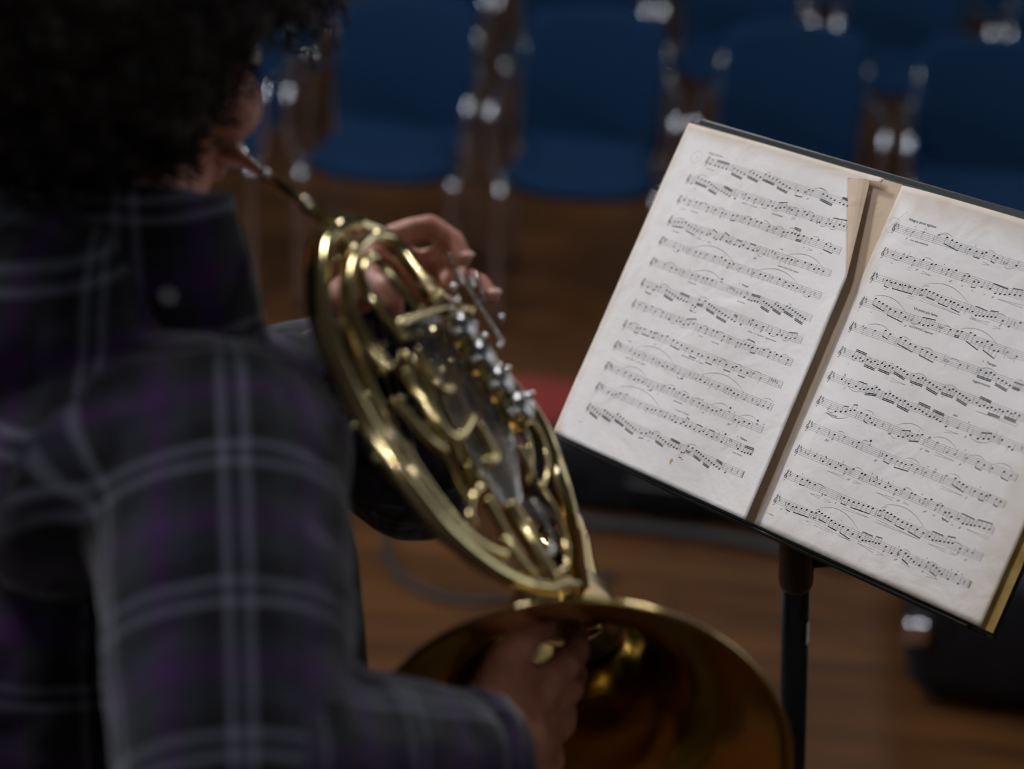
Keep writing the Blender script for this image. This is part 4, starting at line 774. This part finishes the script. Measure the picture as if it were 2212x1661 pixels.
U_('branch', [(1000, 1000), (1060, 1060), (1120, 1140), (1180, 1250)], 22, -.006)
for k in range(4):                                                  # extra brass tubing added behind the body to darken its gaps
    U_('filler_tube', [(870 + 30 * k, 760 + 10 * k), (900 + 32 * k, 860 + 10 * k), (950 + 30 * k, 960 + 10 * k), (1010 + 24 * k, 1080 + 8 * k)], 24, -.020 - .004 * (k % 2))
# rotary valves running from the hand down to the right edge
vpos = [(985, 715), (1025, 775), (1065, 832), (1108, 888)]
for k, (x, y) in enumerate(vpos):
    v = MB().lathe([(0, -.016), (.0125, -.016), (.0135, -.014), (.0135, .004), (.0125, .006), (0, .006)], H(x, y, .004), HN, 24).build('valve_casing', M['brass'], horn, True)
    MB().lathe([(0, .006), (.0105, .006), (.0115, .0075), (.0100, .010), (.0040, .0115), (0, .0118)], H(x, y, .004), HN, 24).build('valve_cap', M['nickel'], v, True)
    a = H(x, y, .017); dx = (H(x + 26, y - 20, .018) - a)
    MB().tube([a - dx * .3, a + dx * .6, a + dx], [.003, .0024, .0018], 8, 3).build('stop_arm', M['nickel'], v, True)
    sc_ = MB()
    for (ex, ey, r) in ((22, -24, 7), (34, -2, 6), (-16, -18, 6), (8, 24, 5), (30, 20, 6)): sc_.ball(H(x + ex, y + ey, .014), r * mmpx(x, y) * .6, 10)
    sc_.build('screws', M['silver'], v, True)
# lever rack
rk = pipe('lever_rack', [(1000, 604), (1040, 668), (1086, 742)], 9, 'silver', d=.020)
for k in range(7):
    t = k / 6; MB().ball(H(1003 + 82 * t, 610 + 128 * t, .022), .0016, 10).build('rack_screw', M['silver'], rk, True)
pts_sp = [(953, 637), (980, 620), (988, 654), (972, 668), (1003, 692), (1024, 702), (1018, 732), (1046, 728), (1052, 766), (1078, 748), (1076, 792), (1097, 797), (1086, 818), (1112, 852), (1148, 852), (1152, 878), (1140, 884), (1082, 686)]
for x, y in pts_sp:
    a = H(x, y, .018); MB().lathe([(0, -.004), (.0014, -.004), (.0014, .0), (.0022, .0006), (.0022, .0018), (.0013, .0026), (0, .0028)], a, (HN * .5 - CF * .6 + Vector((-.2, 0, .5))).normalized(), 14).build('linkage_screw', M['silver'] if (x * 7 + y) % 3 else M['brass'], horn, True)
for (a, b, w_) in (((972, 668), (1003, 692), 7), ((1018, 732), (1052, 766), 7), ((1052, 766), (1076, 792), 8), ((1086, 818), (1112, 852), 7), ((1130, 845), (1155, 885), 14), ((953, 637), (988, 654), 7)):
    pipe('linkage', [a, b], w_, 'silver', d=.017, seg=8)
# finger levers (flat spatulas)
def spat(p, q, wpx, d):
    a, b = H(*p, d), H(*q, d); t = (b - a).normalized(); sd = t.cross(HN).normalized(); w_ = wpx / 2 * mmpx(*p)
    mb = MB(); mb.rbox((-w_, 0, -.0007), (w_, (b - a).length, .0007), .0006, Matrix((( sd.x, t.x, HN.x, a.x), (sd.y, t.y, HN.y, a.y), (sd.z, t.z, HN.z, a.z), (0, 0, 0, 1))), 2)
    mb.build('lever', M['silver'], horn, True)
spat((970, 547), (997, 602), 13, .020); spat((1003, 560), (1022, 620), 13, .010); spat((1030, 590), (1045, 650), 13, .006); spat((990, 640), (1005, 700), 10, .018)
# small braces and ferrules that catch the light
for (x, y, r) in ((850, 783, 12), (865, 862, 12), (920, 918, 12), (762, 921, 11), (740, 722, 10), (826, 745, 10), (822, 808, 7), (848, 944, 13), (1136, 944, 10), (1010, 905, 10), (960, 950, 10), (885, 965, 9), (1172, 1256, 10), (1085, 1210, 8), (812, 990, 10), (830, 893, 10), (1120, 870, 7), (1045, 930, 10), (1190, 1150, 7), (905, 720, 10)):
    n_ = 1
    MB().ball(H(x, y, .014 if x > 800 else .004), r * .62 * mmpx(x, y), 14).build('brace_knob', M['brass'] if (x + y) % 4 else M['nickel'], horn, True)
for (p, q, w_) in (((705, 560), (760, 560), 8), ((722, 700), (752, 690), 8), ((770, 860), (800, 850), 8), ((850, 990), (880, 975), 9), ((930, 1110), (965, 1090), 9), ((1050, 1215), (1070, 1190), 9), ((1120, 1250), (1130, 1215), 9), ((850, 560), (905, 545), 8), ((1150, 900), (1120, 930), 8), ((1232, 1180), (1205, 1180), 7), ((1185, 1262), (1250, 1262), 14)):
    pipe('brace', [p, q], w_, 'brass', seg=8)
tag(horn, 'polished brass French horn held by the player, bell opening at the bottom', 'french horn')
# ------------------------------------------------------------------ the player
MO = P(454, 338, 1.235)                                     # lips
fw = Vector((.60, .76, -.24)).normalized(); up = (Vector((0, 0, 1)) - fw * fw.z).normalized(); lf = up.cross(fw)
HC = MO - fw * .098 + up * .062                                     # centre of the head
def hd(f, l, u): return HC + fw * f + lf * l + up * u
HR = Matrix(((fw.x, lf.x, up.x), (fw.y, lf.y, up.y), (fw.z, lf.z, up.z)))
NB = P(285, 645, 1.185)                 # base of the neck
body = MB()
body.ball(hd(-.012, 0, .035), .098, 24, (1.0, .80, .98), HR)        # skull
body.ball(hd(.035, 0, -.020), .070, 20, (.80, .82, 1.05), HR)
body.cap(hd(.055, 0, -.075), hd(.072, 0, -.098), .036, .024)        # jaw, chin
body.cap(hd(-.01, .048, -.060), hd(.060, .018, -.098), .024, .020); body.cap(hd(-.01, -.048, -.060), hd(.060, -.018, -.098), .024, .020)
body.cap(hd(.085, 0, .020), hd(.106, 0, -.022), .009, .013)         # nose
body.ball(hd(.100, .012, -.026), .008, 10); body.ball(hd(.100, -.012, -.026), .008, 10)
body.cap(hd(.088, -.02, -.052), hd(.088, .02, -.052), .010, .010); body.cap(hd(.086, -.016, -.066), hd(.086, .016, -.066), .010, .010)   # lips
body.cap(hd(.080, -.045, .038), hd(.080, .045, .038), .012, .012)   # brow
for s in (-1, 1):
    body.ball(hd(.060, s * .040, -.020), .028, 14)                  # cheek
    body.ball(hd(-.015, s * .080, -.005), .030, 14, (.6, .22, 1), HR)   # ear
body.cap(HC + Vector((0, 0, -.06)) - fw * .02, NB + Vector((0, 0, -.01)), .050, .050)
# skeleton in world space
ft_ = Vector((1, .04, 0)).normalized(); sd = Vector((ft_.y, -ft_.x, 0))   # chest direction, the player's right
CH = NB + Vector((0, 0, -.20)) + ft_ * -.004 + Vector((0, .012, 0)); PV = Vector((CH.x + .02, CH.y + .02, .98))
RS = P(480, 1000, 1.10); RE = P(505, 1650, 1.00); RW = P(1035, 1650, 1.135)
LS = P(715, 855, 1.42); LM = P(815, 930, 1.41); LE = P(900, 1020, 1.38); LW = P(800, 640, 1.31)
def torso(mb, g=0.0):
    mb.cap(NB + Vector((0, 0, -.08)) - sd * .10 - ft_ * .02, NB + Vector((0, 0, -.075)) + sd * .10 - ft_ * .02, .054 + g, .056 + g, 20)
    mb.cap(NB + Vector((0, 0, -.09)) - ft_ * .03, CH + Vector((0, 0, -.06)), .085 + g, .130 + g, 24, ft_, .85)
    for s in (-1, 1): mb.cap(CH + sd * s * .065, CH + sd * s * .055 + Vector((0, 0, -.22)), .105 + g, .092 + g, 20, ft_, .95)
    mb.cap(CH + Vector((0, 0, -.1)), PV, .125 + g, .130 + g, 24, ft_, .85)
torso(body)
body.cap(NB + Vector((0, 0, -.06)) + sd * .1, RS, .055, .052); body.cap(RS, RE, .050, .040); body.cap(RE, RW, .040, .027)
body.cap(NB + Vector((0, 0, -.135)) - sd * .08 - ft_ * .01, LS, .046, .044); body.cap(LS, LM, .044, .042); body.cap(LM, LE, .042, .038); body.cap(LE, LW, .040, .026)
for s in (-1, 1):
    hip = PV + sd * s * .09; kn = Vector((hip.x + ft_.x * .03, hip.y + ft_.y * .03, .50)); an = Vector((kn.x - ft_.x * .03 + sd.x * s * .02, kn.y - ft_.y * .03 + sd.y * s * .02, .08))
    body.cap(hip, kn, .085, .055); body.cap(kn, an, .055, .036)
    body.cap(an + Vector((0, 0, -.04)), an + ft_ * .15 + Vector((0, 0, -.05)), .034, .026)
# left hand: fingers on the levers
def fing(pts, rs):
    for (a, b), (r0, r1) in zip(zip(pts, pts[1:]), zip(rs, rs[1:])): body.cap(a, b, r0, r1, 12)
LK = [P(852, 514, 1.262), P(862, 556, 1.275), P(876, 594, 1.283), P(884, 628, 1.290)]
lp = P(770, 600, 1.30)
for k in LK: body.cap(LW, k, .021, .0105, 14)
body.cap(LK[0], LK[3], .0105, .0100); body.cap(P(800, 580, 1.29), P(830, 620, 1.295), .018, .018)
F4 = [
 [LK[0], P(890, 496, 1.262), P(930, 488, 1.262), P(982, 520, 1.258), P(1002, 558, 1.250)],
 [LK[1], P(905, 566, 1.276), P(942, 556, 1.270), P(968, 580, 1.260), P(966, 610, 1.250)],
 [LK[2], P(930, 596, 1.282), P(1000, 598, 1.282), P(1038, 612, 1.276), P(1062, 640, 1.268)],
 [LK[3], P(925, 645, 1.292), P(975, 660, 1.292), P(1005, 690, 1.284), P(1000, 715, 1.275)]]
for fpts, rr in zip(F4, ((.0098, .0086, .0082, .0074, .0062), (.0098, .0084, .0080, .0072, .0060), (.0095, .0082, .0077, .0070, .0058), (.0088, .0074, .0068, .0060, .0052))): fing(fpts, rr)
fing([P(760, 640, 1.29), P(800, 615, 1.262), P(835, 628, 1.245), P(846, 668, 1.238)], (.018, .014, .0115, .0085))
# right hand cupped inside the bell
rd = (P(1290, 1500, 1.30) - RW).normalized(); ru = Vector((0, 0, 1)) - rd * rd.z; ru.normalize(); rn = rd.cross(ru)
R_ = lambda f, u, n: RW + rd * f + ru * u + rn * n
body.cap(RW, R_(.035, .006, .0), .028, .030); 
for j, u in enumerate((.034, .012, -.010, -.031)):
    body.cap(R_(.02, u * .5, 0), R_(.095, u, 0), .022, .0125, 14)
    L1, L2, L3 = ((.042, .028, .022), (.046, .032, .024), (.042, .028, .022), (.034, .022, .018))[j]
    a = R_(.095, u, 0); b = a + rd * L1 + ru * u * .15 - rn * .004; c = b + rd * L2 * .95 - rn * .010; e = c + rd * L3 * .8 - rn * .013
    fing([a, b, c, e], (.0120, .0100, .0092, .0075))
fing([R_(.02, .022, -.01), R_(.055, .050, -.016), R_(.090, .060, -.020), R_(.115, .058, -.020)], (.020, .014, .0115, .0090))
person = obj('person', remesh(body, .003, 3, .5), M['skin'], None, True)
tag(person, 'person with curly dark afro hair and a plaid flannel shirt playing the brass horn', 'person')
for s in (-1, 1):
    MB().ball(hd(.080, s * .033, .012), .0125, 14).build('eye', M['eye'], person, True)
nl = MB()
for tip, prv in ((F4[0][4], F4[0][3]), (F4[2][4], F4[2][3])):
    d_ = (tip - prv).normalized(); nl.ball(tip + d_ * .001 + (Vector((.3, -.2, .8)) - d_ * d_.dot(Vector((.3, -.2, .8)))).normalized() * .0052, .0048, 12, (1, .9, .35))
nl.build('fingernails', M['nail'], person, True)
tr = MB(); tr.cap(PV + Vector((0, 0, .02)), PV + Vector((0, 0, -.06)), .148, .150, 24, ft_, .85)
for s in (-1, 1):
    hip = PV + sd * s * .09; kn = Vector((hip.x + ft_.x * .03, hip.y + ft_.y * .03, .50)); an = Vector((kn.x - ft_.x * .03 + sd.x * s * .02, kn.y - ft_.y * .03 + sd.y * s * .02, .10))
    tr.cap(hip, kn, .100, .072); tr.cap(kn, an, .072, .058)
obj('trousers', remesh(tr, .008, 4), M['trousers'], person, True)['label'] = 'black trousers'
ts = MB(); torso(ts, .008); ts.cap(CH + ft_ * .05, CH + ft_ * .075 + Vector((0, 0, -.30)), .10, .10)
obj('undershirt', remesh(ts, .006, 4), M['tshirt'], person, True)['label'] = 'black t-shirt under the open plaid shirt'
for s in (-1, 1):
    hip = PV + sd * s * .09; an = Vector((hip.x + sd.x * s * .02, hip.y + sd.y * s * .02, 0))
    mb = MB(); mb.cap(an + Vector((0, 0, .045)) - ft_ * .03, an + Vector((0, 0, .040)) + ft_ * .14, .047, .040, 16)
    mb.box(tuple(an + Vector((-.01, -.01, 0))), tuple(an + Vector((.01, .01, .03)))); obj('shoe', remesh(mb, .006, 2), M['black_rubber'], person, True)
# flannel shirt with plaid coordinates that follow sleeves and back
TILE = .082
def plaid_obj(name, me, bones, label=None):
    u_ = me.attributes.new('plaid_u', 'FLOAT', 'POINT'); v_ = me.attributes.new('plaid_v', 'FLOAT', 'POINT')
    for i, vt in enumerate(me.vertices):
        p = vt.co; best = None
        for (a, b, ref, ou, ov, bias) in bones:
            t = b - a; L = t.length; t = t / L; h = (p - a).dot(t); q = a + t * min(max(h, 0), L); dd = (p - q).length - bias
            if best is None or dd < best[0]: best = (dd, h, p - (a + t * h), t, ref, ou, ov)
        _, h, rvec, t, ref, ou, ov = best
        if ref == 'torso':
            cx = (p - CH).dot(sd); cy = (p - CH).dot(ft_); an = math.atan2(cy, cx)
            u_.data[i].value = (an * .155) / TILE + ou; v_.data[i].value = (p.z) / TILE + ov
        else:
            rf = (ref - t * ref.dot(t)).normalized(); an = math.atan2(rvec.dot(t.cross(rf)), rvec.dot(rf))
            u_.data[i].value = an * .068 / TILE + ou; v_.data[i].value = h / TILE + ov
    for vt, nn in zip(me.vertices, [v.normal.copy() for v in me.vertices]):
        p = vt.co
        vt.co = p + nn * (.0045 * noise.noise(p * 11) + .0045 * abs(noise.noise(Vector((p.x * 26, p.y * 26, p.z * 13)))) + .0012 * noise.noise(p * 70))
    o = obj(name, me, M['plaid'], person, True)
    if label: o['label'] = label
    return o
sh = MB()
sh.cap(NB + Vector((0, 0, -.075)) - sd * .11 - ft_ * .02, NB + Vector((0, 0, -.07)) + sd * .11 - ft_ * .02, .070, .074, 20)
sh.cap(NB + Vector((0, 0, -.075)) - ft_ * .045, CH + Vector((0, 0, -.06)) - ft_ * .025, .098, .150, 24, ft_, .85)
for s in (-1, 1): sh.cap(CH + sd * s * .075 - ft_ * .030, CH + sd * s * .075 + Vector((0, 0, -.34)) - ft_ * .045, .112, .112, 20, ft_, .95)
sh.cap(NB + Vector((0, 0, -.065)) + sd * .1, RS, .076, .076); sh.cap(RS, RS * .5 + RE * .5, .076, .072); sh.cap(RS * .5 + RE * .5, RE, .072, .066)
sh.cap(P(60, 700, 1.13), P(-160, 760, 1.18), .085, .09, 18); sh.cap(RE, RE * .35 + RW * .65, .064, .052); sh.cap(RE * .35 + RW * .65, RE * .05 + RW * .95, .052, .044)
sh.cap(NB + Vector((0, 0, -.135)) - sd * .08 - ft_ * .01, LS, .062, .060); sh.cap(LS, LM, .060, .058); sh.cap(LM, LE, .058, .052); sh.cap(LE, LE * .08 + LW * .92, .048, .036)
zr = Vector((0, 0, 1)); xr = Vector((.3, -1, .2))
bones = [(NB + Vector((0, 0, -.05)), PV, 'torso', .15, .3, .055), (RS, RE, xr, 1.10, .70, 0), (RE, RW, xr, .1, .1, 0), (LS, LM, xr, .2, .4, 0), (LM, LE, xr, .2, .4, 0), (LE, LW, xr, .3, .2, 0)]
shirt = plaid_obj('shirt', remesh(sh, .006, 3), bones, 'purple, grey and black plaid flannel shirt')
# cuffs
for (a, b, r0, nm) in ((RE * .12 + RW * .88, RE * -.02 + RW * 1.02, .046, 'cuff'), (LE * .16 + LW * .84, LE * -.02 + LW * 1.02, .038, 'cuff')):
    mb = MB(); L = (b - a).length; mb.lathe([(r0 - .004, 0), (r0, .002), (r0 + .001, L * .5), (r0 - .001, L), (r0 - .004, L), (r0 - .005, L * .5)], a, b - a, 48, True)
    me = mb.me('cuff'); plaid_obj(nm, me, [(a, b, xr, .3, .5, 0)])
# collar: a folded band round the neck with a point at the front right
cb = MB(); vs = []; fs = []; NS = 48
for s_ in (0, 1):
    for j in range(6):
        for i in range(NS + 1):
            an = math.radians(-112 + 268 * i / NS); fr_ = -math.cos(an)   # starts at the throat, runs round the back
            dr = (sd * math.sin(an) - ft_ * math.cos(an))
            t = j / 5; fpt = max(0, (abs(an) - 1.7) / .60)
            r = .064 + .020 * t + .004 * fpt * t; z = .088 - .088 * t - .008 * fpt * t - .018 * max(0, fr_)
            vs.append(NB + Vector((0, 0, .012)) + dr * (r - .003 * s_) + Vector((0, 0, z)) + ft_ * .012)
n1 = 6 * (NS + 1)
for j in range(5):
    for i in range(NS):
        a = j * (NS + 1) + i; fs.append((a, a + 1, a + NS + 2, a + NS + 1)); fs.append((n1 + a, n1 + a + NS + 1, n1 + a + NS + 2, n1 + a + 1))
rim = list(range(NS + 1)) + [(j + 1) * (NS + 1) - 1 for j in range(1, 6)] + [5 * (NS + 1) + i for i in range(NS - 1, -1, -1)] + [j * (NS + 1) for j in range(4, 0, -1)]
fs += [(a, n1 + a, n1 + b, b) for a, b in zip(rim, rim[1:] + rim[:1])]
cb.add(vs, fs); me = cb.me('collar'); plaid_obj('collar', me, [(NB + Vector((0, 0, -.05)), NB + Vector((0, 0, .08)), xr, .25, .55, 0)], 'turned-down plaid collar')
bt_ = P(362, 640, 1.085); MB().lathe([(0, -.0015), (.0052, -.0015), (.0060, 0), (.0055, .0015), (.0035, .0010), (0, .0010)], bt_, (CO - bt_).normalized() + Vector((0, 0, .6)), 20).build('button', M['button'], person, True)
# curly hair
random.seed(4)
hb = MB(); ctr = hd(-.020, 0, .050)
def hrad(d):
    f_, l_, u_ = d.dot(fw), d.dot(lf), d.dot(up)
    ss = lambda e0, e1, x: (lambda t: t * t * (3 - 2 * t))(min(1, max(0, (x - e0) / (e1 - e0))))
    r = .133 + .014 * max(0, -f_)
    w1 = ss(-.05, .45, f_) * ss(-.05, -.40, u_); r = r * (1 - w1) + .092 * w1
    w2 = ss(.36, .56, f_) * ss(-.02, -.20, u_); r = r * (1 - w2) + .045 * w2
    return r
bm = bmesh.new(); bmesh.ops.create_icosphere(bm, subdivisions=6, radius=1)
for v in bm.verts:
    d = v.co.normalized(); q = d * 9
    v.co = ctr + d * (hrad(d) + .012 * noise.noise(d * 5) + .007 * noise.noise(d * 15) + .004 * noise.noise(d * 40))
hb.add([v.co.copy() for v in bm.verts], [[v.index for v in f.verts] for f in bm.faces]); bm.free()
for _ in range(900):
    d = Vector((random.gauss(0, 1), random.gauss(0, 1), random.gauss(0, 1))).normalized(); r = hrad(d)
    if r < .105: continue
    b = ctr + d * (r - .004); t = (d + Vector((random.gauss(0, .5), random.gauss(0, .5), random.gauss(0, .5) - .2))).normalized(); a1 = t.orthogonal().normalized(); a2 = t.cross(a1)
    R_h = random.uniform(.004, .008); Lh = random.uniform(.014, .034)
    hb.tube([b + t * Lh * k / 7 + (a1 * math.cos(k * 1.5) + a2 * math.sin(k * 1.5)) * R_h for k in range(8)], .0013, 4, 2, cap=False)
hb.build('hair', M['hair'], person, True)['label'] = 'dark curly afro hair'
